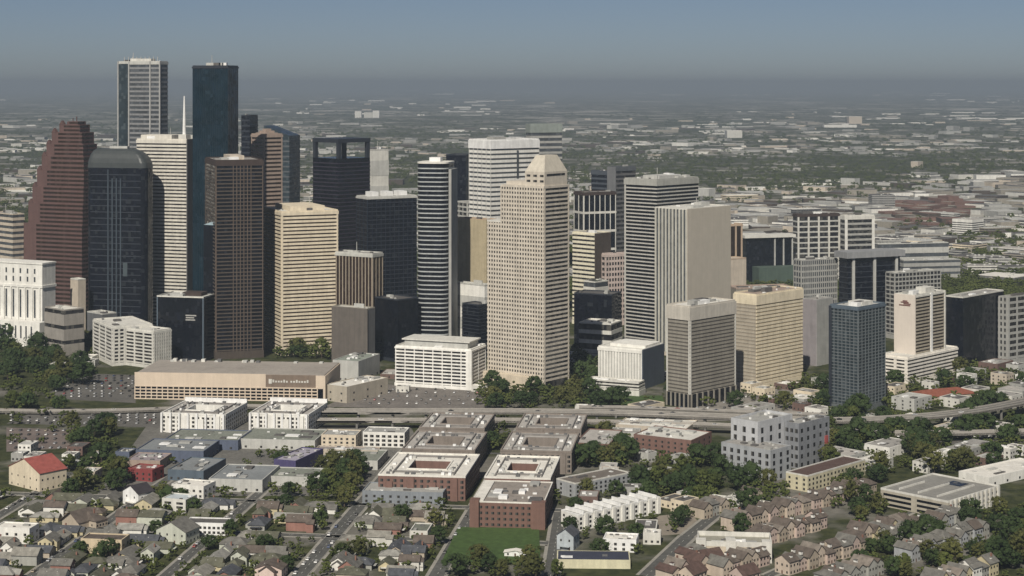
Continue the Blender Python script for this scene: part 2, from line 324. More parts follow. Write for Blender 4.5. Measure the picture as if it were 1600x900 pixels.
# navy block behind it
tower('navy glass tower wedged between the round tower and the white crowned tower', 697, 728, 736, 450, 243, 20, 0, g_navy, darkmull, base=0, units=0, depth=35, roof=roofd, cmat=darkmull)
# white banded tower with white crown
t, w, d, H = tower('white banded tower with a plain bright white crown', 733, 767, 842, 520, 220, 52, 38, g_grey, white, .6, base=6, crown=9.5, cmat=metalw, units=1, nf=6, pw=.8, pmat=lgrey)
bx('dark_strip', g_grey, t, w/2 - .2, w/2 + .6, d * .03, d * .03 + 3, H - 45, H - 12)
# dark topped grid block, tan blank wall, white annex under it
tower('grey grid block under the white crowned tower', 711, 730, 792, 500, 318, 60, 24, g_dark, lgrey, .35, ns=10, nf=4, pw=.8, units=1, name='office_block', cat='office building')
tower('blank tan walled block beside the round banded tower', 712, 760, 776, 545, 345, 40, 0, tan, tan, base=0, units=1, name='office_block', cat='office building', blank={'L': M('blank_tan_wall', (.42, .36, .24)), 'R': M('blank_tan_wall', None)}, cmat=M('orange_tan', (.45, .33, .22)))
tower('low white walled annex in front of the blank tan block', 712, 757, 770, 556, 447, 40, 3, white, lgrey, .5, base=2, units=1, name='office_block', cat='office building', roof=offw, depth=12)
tower('dark glass mid rise at the foot of the big tan tower', 722, 748, 768, 562, 478, 44, 14, g_navy, darkmull, .2, units=1, name='office_block', cat='office building', roof=roofd)
# grey banded tower behind the pyramid
t, w, d, H = tower('grey banded tower rising behind the pyramid topped tan tower', 822, 829, 878, 430, 195, 68, 26, g_grey, grey, .42, crown=12, cmat=M('dull_green_panel', (.24, .27, .25)), units=0)
# --- big tan tower with truncated pyramid
t, w, d, H = place('tan_pyramid_tower', 'large tan tower of punched square windows with a cut off pyramid top', 'skyscraper', 762, 850, 889, 38, yb=612, yt=293, group=G1)
Hs = h_of(346, t.location.y)
sx0 = -w/2 + w * .26
tanp = M('tan_pink_stone', (.56, .51, .43))
bx('lower_glazing', g_dark, t, -w/2, sx0, -d/2, d/2, 0, Hs - .5); bx('glazing', g_dark, t, sx0, w/2, -d/2, d/2, 0, H - .3)
NF = 44; fh = (H - 10) / NF
for i in range(NF):
    z = 9 + i * fh
    if z < Hs - 2: bx('floor_band', tanp, t, -w/2 - .4, w/2 + .4, -d/2 - .4, d/2 + .4, z, z + fh * .46)
    else: bx('floor_band', tanp, t, sx0 - .4, w/2 + .4, -d/2 - .4, d/2 + .4, z, z + fh * .46)
NP = 22
for i in range(NP):
    x = -w/2 + 1 + (w - 2) * i / (NP - 1); top = H if x > sx0 - 1 else Hs
    bx('pier', tanp, t, x - .68, x + .68, -d/2 - .55, -d/2 + .3, 0, top)
for i in (0, 7):
    y = -d/2 + 1 + (d - 2) * i / 7; bx('pier', tanp, t, w/2 - .3, w/2 + .55, y - .7, y + .7, 0, H)
bx('shoulder_roof', offw, t, -w/2 - .4, sx0, -d/2 - .4, d/2 + .4, Hs - .6, Hs + 1.2); bx('roof_edge', tanp, t, sx0 - .5, w/2 + .5, -d/2 - .5, d/2 + .5, H - 1, H + 1.2)
bx('podium', cream, t, -w/2 - 2, w/2 - 6, -d/2 - 8, -d/2 - .6, 0, 13)
Dt = t.location.y; z1 = h_of(266, Dt); z2 = h_of(241, Dt); xm0, xm1 = sx0 + (w/2 - sx0) * .53, w/2
bx('attic', tanp, t, xm0, xm1 - .6, -d/2 + 1.5, d/2 - 2, H + 1, z1)
for i in range(3):
    for fz in (.25, .6): bx('attic_window_band', g_dark, t, xm0 + 2 + i * (xm1 - xm0) / 3, xm0 + (i + .8) * (xm1 - xm0) / 3, -d/2 + 1.3, -d/2 + 2, H + 1 + (z1 - H) * fz, H + 1 + (z1 - H) * (fz + .14))
bx('attic_window_band', g_dark, t, xm1 - 1, xm1 - .4, -d/2 + 5, d/2 - 6, z1 - 4, z1 - 2)
b = MB(); cxm = (xm0 + xm1) / 2; hw = (xm1 - xm0) / 2
b.loft([rect_ring(cxm - hw, cxm + hw - .6, -d/2 + 1.5, d/2 - 2, z1), rect_ring(cxm - hw * .46, cxm + hw * .46, -d * .24, d * .24, z2)]); b.obj('pyramid_roof', M('pale_tan_roof', (.52, .48, .40)), t)
bx('ledge', tanp, t, sx0 + 2, xm0 - 1, -d/2 + 4, d/2 - 4, H, H + 4.5)
# --- group right of it
tower('dark slate tower top behind the white framed grid block', 924, 948, 962, 400, 268, 44, 16, g_navy, M('slate_panel', (.06, .07, .085)), .4, crown=6, units=1)
t, w, d, H = tower('dark grey slab tower with a flat cap left of the striped tower', 950, 962, 993, 455, 262, 50, 26, g_dark, dgrey, .45, crown=5, cmat=M('slate_cap', (.10, .11, .12)), units=1, blank={'L': M('slate_wall', (.16, .165, .17))})
t, w, d, H = tower('black glass block with a bold white frame grid beyond the tan pyramid tower', 897, 912, 962, 480, 302, 66, 6, g_black, offw, .12, base=0, crown=3, cmat=dbrown, nf=3, ns=7, pw=.9, pmat=offw, proud=.6, pproud=.7, name='office_block', cat='office building', units=1)
tower('cream banded block below the white framed grid block', 895, 930, 953, 510, 366, 44, 20, g_dark, M('bright_cream', (.70, .66, .52)), .55, units=1, crown=2, name='office_block', cat='office building', nl=0, blank={'R': brown})
tower('pinkish grid block between the cream block and the black striped tower', 940, 946, 982, 510, 398, 62, 12, g_dark, M('pink_precast', (.50, .42, .38)), .42, ns=9, nf=2, pw=1.2, units=1, crown=3, name='office_block', cat='office building')
tower('small block with a green roof garden below the pinkish grid block', 912, 930, 950, 530, 442, 44, 6, g_grey, offw, .45, units=2, roof=M('roof_garden', (.06, .10, .05)), name='office_block', cat='office building')
tower('navy glass mid rise block behind the downtown trees', 897, 956, 976, 548, 462, 24, 0, g_navy, darkmull, base=0, units=1, cmat=darkmull, roof=roofd, name='office_block', cat='office building', depth=30)
tower('low grey annex at the foot of the navy glass mid rise', 905, 955, 972, 562, 508, 24, 3, g_dark, offw, .4, units=3, name='low_building', cat='building', roof=offw, group='low downtown buildings')
# black and white striped tower
tower('dark tower with thin bright stripes and a concrete crown', 976, 1026, 1091, 545, 282, 44, 42, g_black, M('silver_stripe', (.48, .47, .43)), .36, crown=6, cmat=M('concrete_crown', (.36, .36, .33)), units=4, base=8, bmat=dgrey, pw=2.0, nf=1, ph=(0, 0, .5, .5, 4, lgrey))
# tan tower with fluted front and blank side
t, w, d, H = tower('pale tan tower with a fluted left face and one huge blank wall', 1024, 1074, 1140, 560, 328, 44, 0, g_grey, tan, nf=10, pw=1.9, pmat=M('pale_fin', (.50, .49, .43)), crown=0, base=4, units=3, blank={'R': M('blank_stone', (.47, .43, .36), var=.06)}, pproud=1.1, cmat=offw, roof=offw)
# taupe tower with pale crown
t, w, d, H = tower('taupe banded tower with a pale crown standing on dark columns', 1042, 1078, 1149, 638, 481, 44, 24, M('taupe_ribbon_glass', (.125, .115, .10), rough=.45), taupe, .58, base=0, crown=11.5, cmat=M('pale_crown', (.50, .47, .41)), units=5, roof=roofw)
bx('open_ground_floor', g_black, t, -w/2 - .9, w/2 + .9, -d/2 - .9, d/2 + .9, 0, 12); piers(t, w, d, 0, 12.5, 6, 9, 1.6, taupe, 1.6, 'column')
piers(t, w, d, 12, H, 2, 2, 1.3, offw, .7, 'corner_pier')
# cream tower
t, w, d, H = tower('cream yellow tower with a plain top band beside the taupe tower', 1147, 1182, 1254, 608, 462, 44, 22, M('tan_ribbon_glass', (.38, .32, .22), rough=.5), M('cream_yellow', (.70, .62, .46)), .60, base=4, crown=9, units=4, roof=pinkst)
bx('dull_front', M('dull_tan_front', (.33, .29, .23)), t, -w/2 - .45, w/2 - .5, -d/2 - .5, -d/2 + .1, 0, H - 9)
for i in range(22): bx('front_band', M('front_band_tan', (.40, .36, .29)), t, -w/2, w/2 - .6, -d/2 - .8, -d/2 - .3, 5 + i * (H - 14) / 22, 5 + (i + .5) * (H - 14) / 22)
# white block with dark side + podium
t, w, d, H = tower('white ribbed block with a dark glass side by the freeway trees', 935, 1004, 1036, 609, 548, 30, 0, lgrey, white, nf=16, pw=1.6, pmat=white, base=8, crown=3, blank={'R': M('slate_side', (.07, .085, .11), rough=.3)}, units=1, roof=offw, name='office_block', cat='office building', ph=(.05, .1, .8, .7, 3, white))
t, w, d, H = tower('long white podium in front of the white ribbed block', 917, 998, 1006, 619, 600, 24, 2, g_dark, offw, .5, units=2, roof=offw, name='low_building', cat='building', group='low downtown buildings', depth=16)
# white banded mid-rise
t, w, d, H = tower('wide white mid rise with bright floor slabs and roof terraces', 618, 736, 757, 610, 548, 20, 10, g_dark, M('bright_white', (.80, .79, .74)), .42, base=3, crown=1.6, units=5, nf=9, ns=3, pw=.9, roof=offw, name='office_block', cat='office building', depth=38)
bx('roof_storey', lgrey, t, -w * .42, w * .42, -d * .3, d * .42, H, H + 6); bx('roof_slab', offw, t, -w * .45, w * .45, -d * .34, d * .45, H + 6, H + 7.2)
bx('end_wall', white, t, w * .5 - 5, w/2 + .9, -d/2 - .9, -d/2 + 2, 0, H)
# white cellular apartments at left
for (xl, xc, xr, yb, yt, lb) in ((146, 176, 238, 572, 512, 'white apartment slab of dark balcony cells near the left parking lot'), (196, 240, 267, 576, 519, 'white balcony block adjoining the longer white apartment slab')):
    t, w, d, H = tower(lb, xl, xc, xr, yb, yt, 60 if xc == 176 else 35, 9, g_dark, offw, .4, base=3, crown=2, units=2, nf=4, ns=8, pw=1.9, pproud=.9, proud=.7, roof=offw, name='apartment_block', cat='apartment building', group='white apartment slabs')
tower('small grey stepped block behind the white apartment slabs', 136, 160, 182, 545, 492, 44, 0, M('matte_slate', (.12, .125, .13)), dgrey, base=0, units=2, name='office_block', cat='office building', roof=offw, cmat=lgrey)
tower('white roofed hall beside the classical white tower', 70, 100, 131, 560, 486, 44, 3, g_dark, M('hall_grey', (.30, .28, .25)), .75, base=2, units=1, roof=roofw, name='office_block', cat='office building')
tower('small pale block at the foot of the red granite tower', 110, 122, 134, 530, 438, 44, 0, tan, pinkst, base=0, units=0, name='office_block', cat='office building', cmat=offw, roof=offw)
# --- right side
t, w, d, H = tower('blue grey glass tower standing alone beside the freeway', 1297, 1341, 1383, 645, 482, 44, 30, g_blue, M('dark_slate_band', (.13, .145, .15), rough=.4), .28, base=5, crown=2, cmat=bluegrey, nf=8, ns=9, pw=.5, pmat=M('slate_mullion', (.15, .17, .18), rough=.4), units=3, roof=lgrey, ph=(.1, .0, .5, .4, 4, offw))
bx('dark_corner', darkmull, t, -w/2 - .9, -w/2 + 2, -d/2 - .9, -d/2 + 2, 0, H)
t, w, d, H = tower('hotel slab with a blank pale end wall and one white vertical stripe', 1399, 1430, 1476, 596, 463, 44, 24, g_brown, M('hotel_tan', (.38, .34, .27)), .5, base=3, crown=1.5, cmat=offw, units=4, blank={'L': M('blank_hotel_wall', (.64, .58, .51), var=.05)}, roof=offw, ph=(.1, .1, .5, .3, 6, offw), name='hotel_tower', cat='hotel')
bx('white_stripe', metalw, t, w/2, w/2 + 1.2, d * .0, d * .0 + 3.2, 0, H + 1)
bx('corner_trim', offw, t, w/2 - .2, w/2 + 1.1, d/2 - 1.5, d/2 + .6, 0, H + 1)
signm = M('sign_brown', (.16, .07, .06), rough=.5)
for i, (a, q, z) in enumerate(((-.1, .14, 5), (-.2, .2, 6.4), (-.28, .28, 9.3), (-.06, .3, 7.8))): bx('sign_letter', signm, t, a * w, q * w, -d/2 - 1.2, -d/2 - .8, H - z - .7, H - z + .3)
t, w, d, H = tower('white slab sided podium spreading under the hotel slab', 1380, 1418, 1496, 602, 560, 44, 6, g_dark, M('podium_white', (.80, .76, .68)), .5, base=3, crown=2, units=2, nf=3, pw=3, roof=offw, name='low_building', cat='building', group='low downtown buildings')
tower('black glass office box beyond the hotel', 1478, 1505, 1568, 580, 466, 44, 0, g_black, darkmull, base=0, units=2, cmat=offw, roof=roofg, name='office_block', cat='office building')
tower('pale framed block at the right city edge behind the black glass box', 1560, 1575, 1640, 570, 466, 52, 10, g_dark, grey, .4, ns=6, nf=3, pw=2.4, units=1, name='office_block', cat='office building')
# braced navy tower
t, w, d, H = tower('navy glass tower with pale full height columns and an overhanging cap', 1311, 1324, 1406, 525, 402, 66, 14, g_navy, darkmull, .2, base=5, units=1, ns=0, cmat=grey, name='office_block', cat='office building')
bx('cap', M('cap_grey', (.26, .265, .27)), t, -w/2 - 4, w/2 + 5, -d/2 - 4, d/2 + 4, H - 1, H + 6)
for f in (-.42, -.02, .40): bx('column', lgrey, t, w/2 + .5, w/2 + 2.5, f * d, f * d + 3, 0, H)
tower('grey green mid rise of fine vertical lines left of the navy capped tower', 1240, 1252, 1308, 525, 408, 64, 12, g_grey, grey, .3, ns=18, nf=4, pw=.9, units=3, pmat=grey, roof=offw, name='office_block', cat='office building')
tower('teal edged grey mid rise right of the navy capped tower', 1384, 1398, 1470, 530, 428, 62, 14, g_dark, grey, .32, ns=14, nf=3, pw=.8, units=3, roof=offw, name='office_block', cat='office building')
tower('twin blank grey walls rising beside the cream yellow tower', 1254, 1276, 1300, 572, 470, 44, 0, grey, grey, base=0, units=1, blank={'L': M('blank_mauve', (.26, .24, .245)), 'R': grey}, name='office_block', cat='office building', roof=roofg)
t, w, d, H = tower('long dark banded building in a white frame behind the mid rises', 1239, 1246, 1312, 440, 336, 74, 12, g_dark, lgrey, .28, base=0, crown=3, cmat=dbrown, ns=5, pw=2.6, pmat=offw, proud=.4, pproud=1.2, units=3, name='office_block', cat='office building')
t, w, d, H = tower('squarer white framed building with a louvred grey face', 1313, 1320, 1366, 442, 338, 72, 11, g_dark, grey, .4, base=6, crown=5, cmat=offw, ns=2, pw=4, pmat=white, bmat=offw, pproud=1.2, units=2, name='office_block', cat='office building')
# stadium-like arena with white frame
t, w, d, H = place('arena', 'open sided dark arena under a white framed roof', 'stadium', 1160, 1166, 1238, 74, yb=445, yt=372, group=None)
bx('glazing', g_black, t, -w/2, w/2, -d/2, d/2, 0, H); bx('roof', offw, t, -w/2 - 4, w/2 + 4, -d/2 - 4, d/2 + 4, H, H + 4)
for i in range(3): bx('column', lgrey, t, w/2, w/2 + 2, d * .1 + i * d * .19, d * .1 + i * d * .19 + 1.6, 0, H)
bx('field_wall', M('arena_green', (.07, .10, .08)), t, w/2 + 3, w/2 + 26, -d/2 + 8, d/2, 0, H * .4)
t, w, d, H = tower('tan block with dark slots behind the blank walled tower', 1120, 1130, 1160, 470, 352, 60, 0, g_brown, M('salmon', (.48, .37, .27)), ns=4, nf=2, pw=2.6, units=2, crown=2, base=10, name='office_block', cat='office building')
tower('lower tan step in front of the slotted tan block', 1120, 1136, 1166, 485, 406, 60, 0, tan, M('salmon2', (.45, .35, .26)), base=0, units=1, name='office_block', cat='office building', roof=tan)
tower('pinkish brown roofed hall beyond the cream yellow tower', 1136, 1150, 1240, 500, 452, 76, 0, taupe, pinkst, base=0, units=5, name='low_building', cat='building', roof=pinkst, group='low downtown buildings')
tower('long white low hall beyond the navy capped tower', 1366, 1372, 1482, 414, 382, 78, 2, g_grey, lgrey, .6, base=2, units=4, roof=offw, name='low_building', cat='building', group='low downtown buildings')
tower('wide pale hall with a flat roof right of the navy capped tower', 1404, 1412, 1500, 438, 408, 78, 3, g_grey, grey, .6, base=2, units=3, roof=lgrey, name='low_building', cat='building', group='low downtown buildings')
# ================================================================ NEAR CITY
def rot2(x, y, a): return x * math.cos(a) - y * math.sin(a), x * math.sin(a) + y * math.cos(a)
def win_rows(t, w, d, z0, fh, nfl, nf, ns, ww, wh, mat=None, name='window', nl=0):
    mat = mat or g_dark
    for k in range(nfl):
        z = z0 + k * fh
        for i in range(nf):
            x = -w/2 + (i + .5) * w / nf; bx(name, mat, t, x - ww/2, x + ww/2, -d/2 - .12, -d/2 + .1, z, z + wh)
        for i in range(ns):
            y = -d/2 + (i + .5) * d / ns; bx(name, mat, t, w/2 - .1, w/2 + .12, y - ww/2, y + ww/2, z, z + wh)
        for i in range(nl):
            y = -d/2 + (i + .5) * d / nl; bx(name, mat, t, -w/2 - .12, -w/2 + .1, y - ww/2, y + ww/2, z, z + wh)
def low(label, xl, xc, xr, yt, H, phi, depth=None, width=None, wall=None, roof=None, nfl=2, nf=6, ns=4, units=3, cat='building', name='low_building', group=None, ww=1.8, wh=1.6, par=.9, pmat=None, glass=None, nl=0, seed=0):
    t, w, d, H = place(name, label, cat, xl, xc, xr, phi, yt=yt, H=H, depth=depth, width=width, group=group)
    wall = wall or offw
    bx('wall', wall, t, -w/2, w/2, -d/2, d/2, 0, H)
    fh = (H - 1) / max(1, nfl)
    if nfl: win_rows(t, w, d, 1.0, fh, nfl, nf, ns, ww, min(wh, fh * .6), glass, nl=nl)
    rooftop(t, w + .01, d + .01, H, roof or roofg, pmat or wall, units, seed=seed, parapet=par, big=.18)
    LANDMARK.append((pix(t.location), label))
    return t, w, d, H
def courtyard(label, xl, xc, yt, H, phi, depth, wall, roof, seed):
    t, w, d, H = place('courtyard_block', label, 'apartment building', xl, xc, None or xc + 1, phi, yt=yt, H=H, depth=depth, group='courtyard apartment blocks')
    rnd = random.Random(seed); iw, idd = w * .22, d * .20; q = .9
    def ring(z0, z1, ow, od, jw, jd, mb):
        for x0, x1, y0, y1 in ((-ow, ow, -od, -jd), (-ow, ow, jd, od), (-ow, -jw, -jd, jd), (jw, ow, -jd, jd)): mb.box(x0, x1, y0, y1, z0, z1)
    b = MB(); ring(0, H, w/2, d/2, iw, idd, b); b.obj('wall', wall, t)
    b = MB(); ring(H + .02, H + .3, w/2 - q, d/2 - q, iw + q, idd + q, b); b.obj('roof', roof, t)
    b = MB(); ring(H + .01, H + 1.3, w/2 + .15, d/2 + .15, w/2 - q + .05, d/2 - q + .05, b); ring(H + .01, H + 1.1, iw + q, idd + q, iw, idd, b); b.obj('parapet', wall if roof is not roofw else roofw, t)
    bx('courtyard_floor', M('courtyard', (.10, .11, .07)), t, -iw, iw, -idd, idd, .02, .3)
    b = MB(); b.box(-w*.36, -w*.345, -d*.42, d*.42, H + .3, H + 1.6); b.box(w*.345, w*.36, -d*.42, d*.42, H + .3, H + 1.6); b.box(-w*.345, w*.345, -d*.36, -d*.345, H + .3, H + 1.6); b.box(-w*.345, w*.345, d*.345, d*.36, H + .3, H + 1.6); b.obj('roof_step', M('roof_step_grey', (.2, .19, .18)), t)
    for s_ in (-1, 1):
        for k in range(9):
            y = -d * .42 + k * d * .1 + rnd.uniform(-1, 1); x = s_ * (w * rnd.choice((.41, .30)) + rnd.uniform(-.8, .8)); a = rnd.uniform(.7, 1.5)
            bx('roof_unit', rnd.choice((lgrey, dgrey, metalw)), t, x - a, x + a, y - a, y + a, H + .3, H + rnd.uniform(1.2, 2.4))
    for k in range(9):
        x = -w * .25 + k * w * .06 + rnd.uniform(-1, 1); y = rnd.choice((-1, 1)) * d * rnd.choice((.41, .29)); a = rnd.uniform(.7, 1.6)
        bx('roof_unit', rnd.choice((lgrey, dgrey, metalw)), t, x - a, x + a, y - a, y + a, H + .3, H + rnd.uniform(1.2, 2.6))
    win_rows(t, w, d, 1.2, (H - 1.5) / 4, 4, 13, 11, 2.2, 1.9)
    for k in range(4):
        x = -w/2 + w * (k + .5) / 4; bx('bay', wall, t, x - 2.4, x + 2.4, -d/2 - 1.6, -d/2, 0, H * (.98 if k % 2 else .78))
    LANDMARK.append((pix(t.location), label)); return t, w, d, H
brick2 = M('dull_red_brick', (.17, .10, .08), scale=.3); tanroof = M('tan_grey_roof', (.41, .39, .36), var=.2, scale=.08); brickt = M('tan_brick', (.22, .19, .165))
courtyard('brick courtyard block with a bright white roof, west one of the pair nearest the lawn', 591, 727, 747, 16, 7, 72, brickr, roofw, 1)
courtyard('brick courtyard block with a white roof directly behind the big grey roofed brick block', 757, 860, 750, 16, 7, 70, brickr, roofw, 2)
courtyard('courtyard block with a dull tan roof one street behind the west white roofed block', 628, 742, 706, 15.4, 7, 68, brickt, tanroof, 3)
courtyard('courtyard block with a dull tan roof behind the east white roofed block', 782, 893, 708, 15.4, 7, 68, brickt, tanroof, 4)
courtyard('farthest west courtyard block close under the freeway with a grey roof', 655, 757, 672, 14.5, 7, 62, brickt, tanroof, 5)
courtyard('farthest east courtyard block close under the freeway with a grey roof', 806, 908, 673, 14.5, 7, 62, brickt, tanroof, 6)
t, w, d, H = low('large brick block with a plain grey roof facing the green lawn', 737, 850, 866, 788, 16, 7, depth=60, wall=brick2, roof=M('warm_grey_roof', (.28, .25, .22), var=.2, scale=.06), nfl=4, nf=12, ns=10, units=7, cat='apartment building', name='apartment_block', pmat=roofw, ww=2)
bx('roof_strip', roofw, t, -w/2 + 1, -w * .34, -d/2 + 1, d/2 - 4, H + .2, H + 1.2)
bx('stair_tower', brick2, t, w/2 - 8, w/2 + 1, -d/2 - 3, -d/2 + 5, 0, H + 1.5); bx('stair_tower', brick2, t, -w/2 - 1, -w/2 + 5, -d/2 - 3, -d/2 + 5, 0, H + 2)
# convention hall
t, w, d, H = place('convention_hall', 'very long tan hall with a blank upper wall and rows of openings below', 'convention hall', 211, 508, 545, 5, yb=628, yt=588, depth=74)
print('hall', w, d, H)
hallm = M('hall_tan', (.62, .52, .41), var=.07); hroof = M('hall_roof', (.33, .30, .265), var=.15, scale=.03); LANDMARK.append((pix(t.location), 'convention hall'))
bx('wall', hallm, t, -w/2, w/2, -d/2 + .6, d/2, 0, H); bx('roof', hroof, t, -w/2 + 1, w/2 - 1, -d/2 + 2, d/2 - 1, H, H + .8)
bx('upper_wall', hallm, t, -w/2 - .3, w * .19, -d/2 - .4, -d/2 + .7, H * .52, H + 1.2)
bx('recessed_wall', M('hall_brown', (.20, .155, .12)), t, w * .19, w * .45, -d/2 + .2, -d/2 + .8, H * .5, H + .6)
bx('glazing', g_black, t, -w/2 + .5, w/2 - 2, -d/2 + .2, -d/2 + .75, 1, H * .5)
for k in range(5): bx('floor_slab', hallm, t, -w/2 - .3, w * .46, -d/2 - .7, -d/2 + .3, k * H * .125, k * H * .125 + .95)
for i in range(34): x = -w/2 + i * w * .96 / 33; bx('pier', hallm, t, x - .45, x + .45, -d/2 - .6, -d/2 + .3, 0, H * .52)
for i in range(13): bx('sign_letter', offw, t, w * .225 + i * 2.5 + (1.6 if i > 5 else 0), w * .225 + i * 2.5 + 1.6 + (1.6 if i > 5 else 0), -d/2 - .05, -d/2 + .25, H * .73, H * (.80 if i % 4 else .84))
bx('sign_emblem', offw, t, w * .205, w * .205 + 3, -d/2 - .05, -d/2 + .25, H * .68, H * .86)
for i in range(16): a = random.uniform(-.45, .42) * w; bx('roof_unit', random.choice((lgrey, dgrey, offw)), t, a - 1.5, a + 2, d * .38 + random.uniform(-3, 3), d * .38 + 4, H + .8, H + random.uniform(2, 3.6))
low('grey stepped end block with a white roof against the right end of the convention hall', 508, 542, 572, 606, 14, 34, wall=M('hall_end', (.42, .38, .31)), roof=roofw, nfl=2, nf=2, ns=3, units=4, depth=60)
low('pale rooftop storey of plant rooms behind the convention hall end', 520, 560, 588, 566, 19, 20, depth=50, wall=lgrey, roof=M('green_grey_roof', (.25, .28, .24)), nfl=1, nf=5, ns=4, units=5)
# white frame apartments behind the colourful warehouses
for k, (xl, xc, yt, lb) in enumerate(((252, 352, 650, 'white framed apartment block with an open court below the convention hall, west one'), (390, 482, 650, 'white framed apartment block with an open court below the convention hall, east one'))):
    t, w, d, H = courtyard(lb, xl, xc, yt, 15, 10, 56, white, tanroof, 20 + k)
    for i in range(8): bx('white_fin', metalw, t, -w/2 + i * (w - 2) / 7, -w/2 + i * (w - 2) / 7 + 1.6, -d/2 - 2.2, -d/2, 0, H + 1.3)
    bx('white_cornice', metalw, t, -w/2, w/2, d/2 - 1.5, d/2 + .3, H + .3, H + 4)
# colourful warehouses
slate = M('slate_roof_flat', (.22, .235, .24), var=.15, scale=.05); purp = M('purple_wall', (.075, .065, .15)); blue = M('faded_blue_wall', (.10, .12, .17)); lav = M('lavender_roof', (.36, .34, .40)); ggr = M('green_grey_flat', (.21, .225, .19), var=.2, scale=.05)
for a in (
  ('long flat grey workshop roof behind the blue walled sheds', 258, 372, 388, 690, 7, 7, 40, blue, ggr), ('broad grey green flat roof left of the cream villas', 372, 492, 500, 690, 7, 7, 44, lgrey, ggr),
  ('slate roofed warehouse with blue walls in the middle of the warehouse cluster', 212, 318, 335, 707, 8, 7, 42, blue, slate), ('lavender roofed shed with a purple end wall', 428, 462, 488, 722, 9, 20, 46, purp, lav),
  ('slate grey flat roofed warehouse with a long skylight', 326, 410, 420, 752, 8, 7, 48, lgrey, slate), ('narrow slate warehouse between the red house and the skylight warehouse', 262, 318, 326, 738, 7, 12, 44, bluegrey, slate),
  ('wide green grey flat roof beside the tree lined street', 500, 590, 600, 722, 6, 7, 40, lgrey, ggr), ('low flat roofed store with a pinkish roof under the cream villas', 492, 590, 598, 706, 6, 7, 14, tan, M('pink_grey_roof', (.29, .26, .24))),
  ('green grey flat roof left of the dense street trees', 420, 508, 516, 748, 6, 7, 30, lgrey, ggr), ('small blue box shed near the left end of the warehouses', 180, 202, 210, 708, 7, 10, 14, blue, slate),
  ('pinkish flat roofed hall left of the blue sheds', 196, 250, 262, 722, 6, 7, 28, pinkst, M('mauve_roof', (.30, .26, .27)))):
    low(a[0], a[1], a[2], a[3], a[4], a[5], a[6], depth=a[7], wall=a[8], roof=a[9], nfl=1, nf=5, ns=4, units=5, name='warehouse', cat='warehouse', group='flat roofed warehouses')
# brick, grey and cream complexes at centre right
low('red brick apartment block with white corner caps near the freeway', 990, 1080, 1112, 690, 15, 30, wall=brickr, roof=offw, nfl=4, nf=9, ns=4, units=7, name='apartment_block', cat='apartment building')
low('low pale roofed store row just under the freeway', 962, 1072, 1092, 672, 7, 20, depth=40, wall=tan, roof=roofw, nfl=1, nf=8, ns=3, units=8)
low('brick wing with a tan roof right of the courtyard blocks', 898, 952, 975, 696, 12, 14, depth=56, wall=brickr, roof=tanroof, nfl=3, nf=5, ns=4, units=5)
pg = M('pale_grey_stucco', (.34, .355, .365)); pgd = M('cool_grey_stucco', (.22, .23, .245)); pgw = M('white_grey_stucco', (.46, .47, .48))
low('front wing of the grey complex with balcony slots', 1127, 1204, 1236, 706, 22, 44, wall=pg, roof=roofg, nfl=4, nf=7, ns=3, units=4, name='grey_complex', cat='apartment building', ww=2.6, wh=3.4)
low('tallest pale block of the grey complex under a flat grey roof', 1142, 1184, 1238, 664, 36, 44, wall=pgw, roof=grey, nfl=5, nf=3, ns=4, units=2, name='grey_complex', cat='apartment building', ww=2.8, wh=4.6, par=2.2)
t, w, d, H = low('right hand tower of the grey complex with a red edge stripe', 1226, 1248, 1296, 664, 33, 44, wall=pgd, roof=grey, nfl=5, nf=3, ns=5, units=6, name='grey_complex', cat='apartment building', ww=2.6, wh=3)
bx('red_stripe', M('red_stripe_panel', (.35, .08, .07)), t, w/2, w/2 + .6, d * .34, d * .44, 0, H * .6)
low('long cream apartment wing with a dark brown roof beside the grey complex', 1228, 1262, 1352, 745, 11, 44, wall=M('cream_stucco', (.52, .48, .34)), roof=M('maroon_roof', (.10, .065, .055)), nfl=3, nf=3, ns=16, units=0, name='apartment_block', cat='apartment building', pmat=offw, ww=1.7)
low('grey row of townhouses with a brown flat roof behind the white rowhouses', 887, 899, 985, 757, 10, 50, wall=pg, roof=M('brown_flat_roof', (.16, .14, .12)), nfl=3, nf=2, ns=12, units=2, name='townhouse_row', cat='townhouses', pmat=offw, width=20)
t, w, d, H = low('long row of bright white rowhouses with a stepped roofline', 878, 904, 1032, 806, 10, 50, wall=white, roof=M('rowhouse_roof', (.33, .33, .31)), nfl=3, nf=3, ns=18, units=0, name='townhouse_row', cat='townhouses', pmat=metalw, width=17)
for i in range(9):
    y = -d/2 + (i + .5) * d / 9; bx('party_wall', metalw, t, -w/2, w/2 + .3, y - .4, y + .4, H, H + 2.6); bx('bay', white, t, w/2, w/2 + 1.1, y + .8, y + 3.4, 0, H + 1)
t, w, d, H = low('large open parking deck with pale ramps and slotted walls', 1376, 1482, 1562, 786, 11, 46, wall=M('deck_tan', (.40, .37, .30)), roof=M('deck_grey', (.24, .235, .215)), nfl=3, nf=2, ns=3, units=0, name='parking_garage', cat='parking garage', pmat=offw, par=1.3, glass=g_black, ww=22, wh=1.6)
for i in range(12): y = -d/2 + (i + .3) * d / 12; bx('fin', offw, t, w/2, w/2 + 1.4, y, y + 2, 0, H + 1.5)
for i in range(3): bx('ramp_wall', offw, t, -w * .32 + i * w * .28, -w * .32 + i * w * .28 + .6, -d * .38, d * (.1 + .12 * i), H + .2, H + 1.5)
bx('ramp_opening', g_black, t, -w * .1, w * .14, d * .2, d * .38, H + .2, H + .4)
low('low white roofed store at the right edge beyond the parking deck', 1498, 1545, 1640, 748, 6, 52, wall=white, roof=roofw, nfl=1, nf=3, ns=5, units=3)
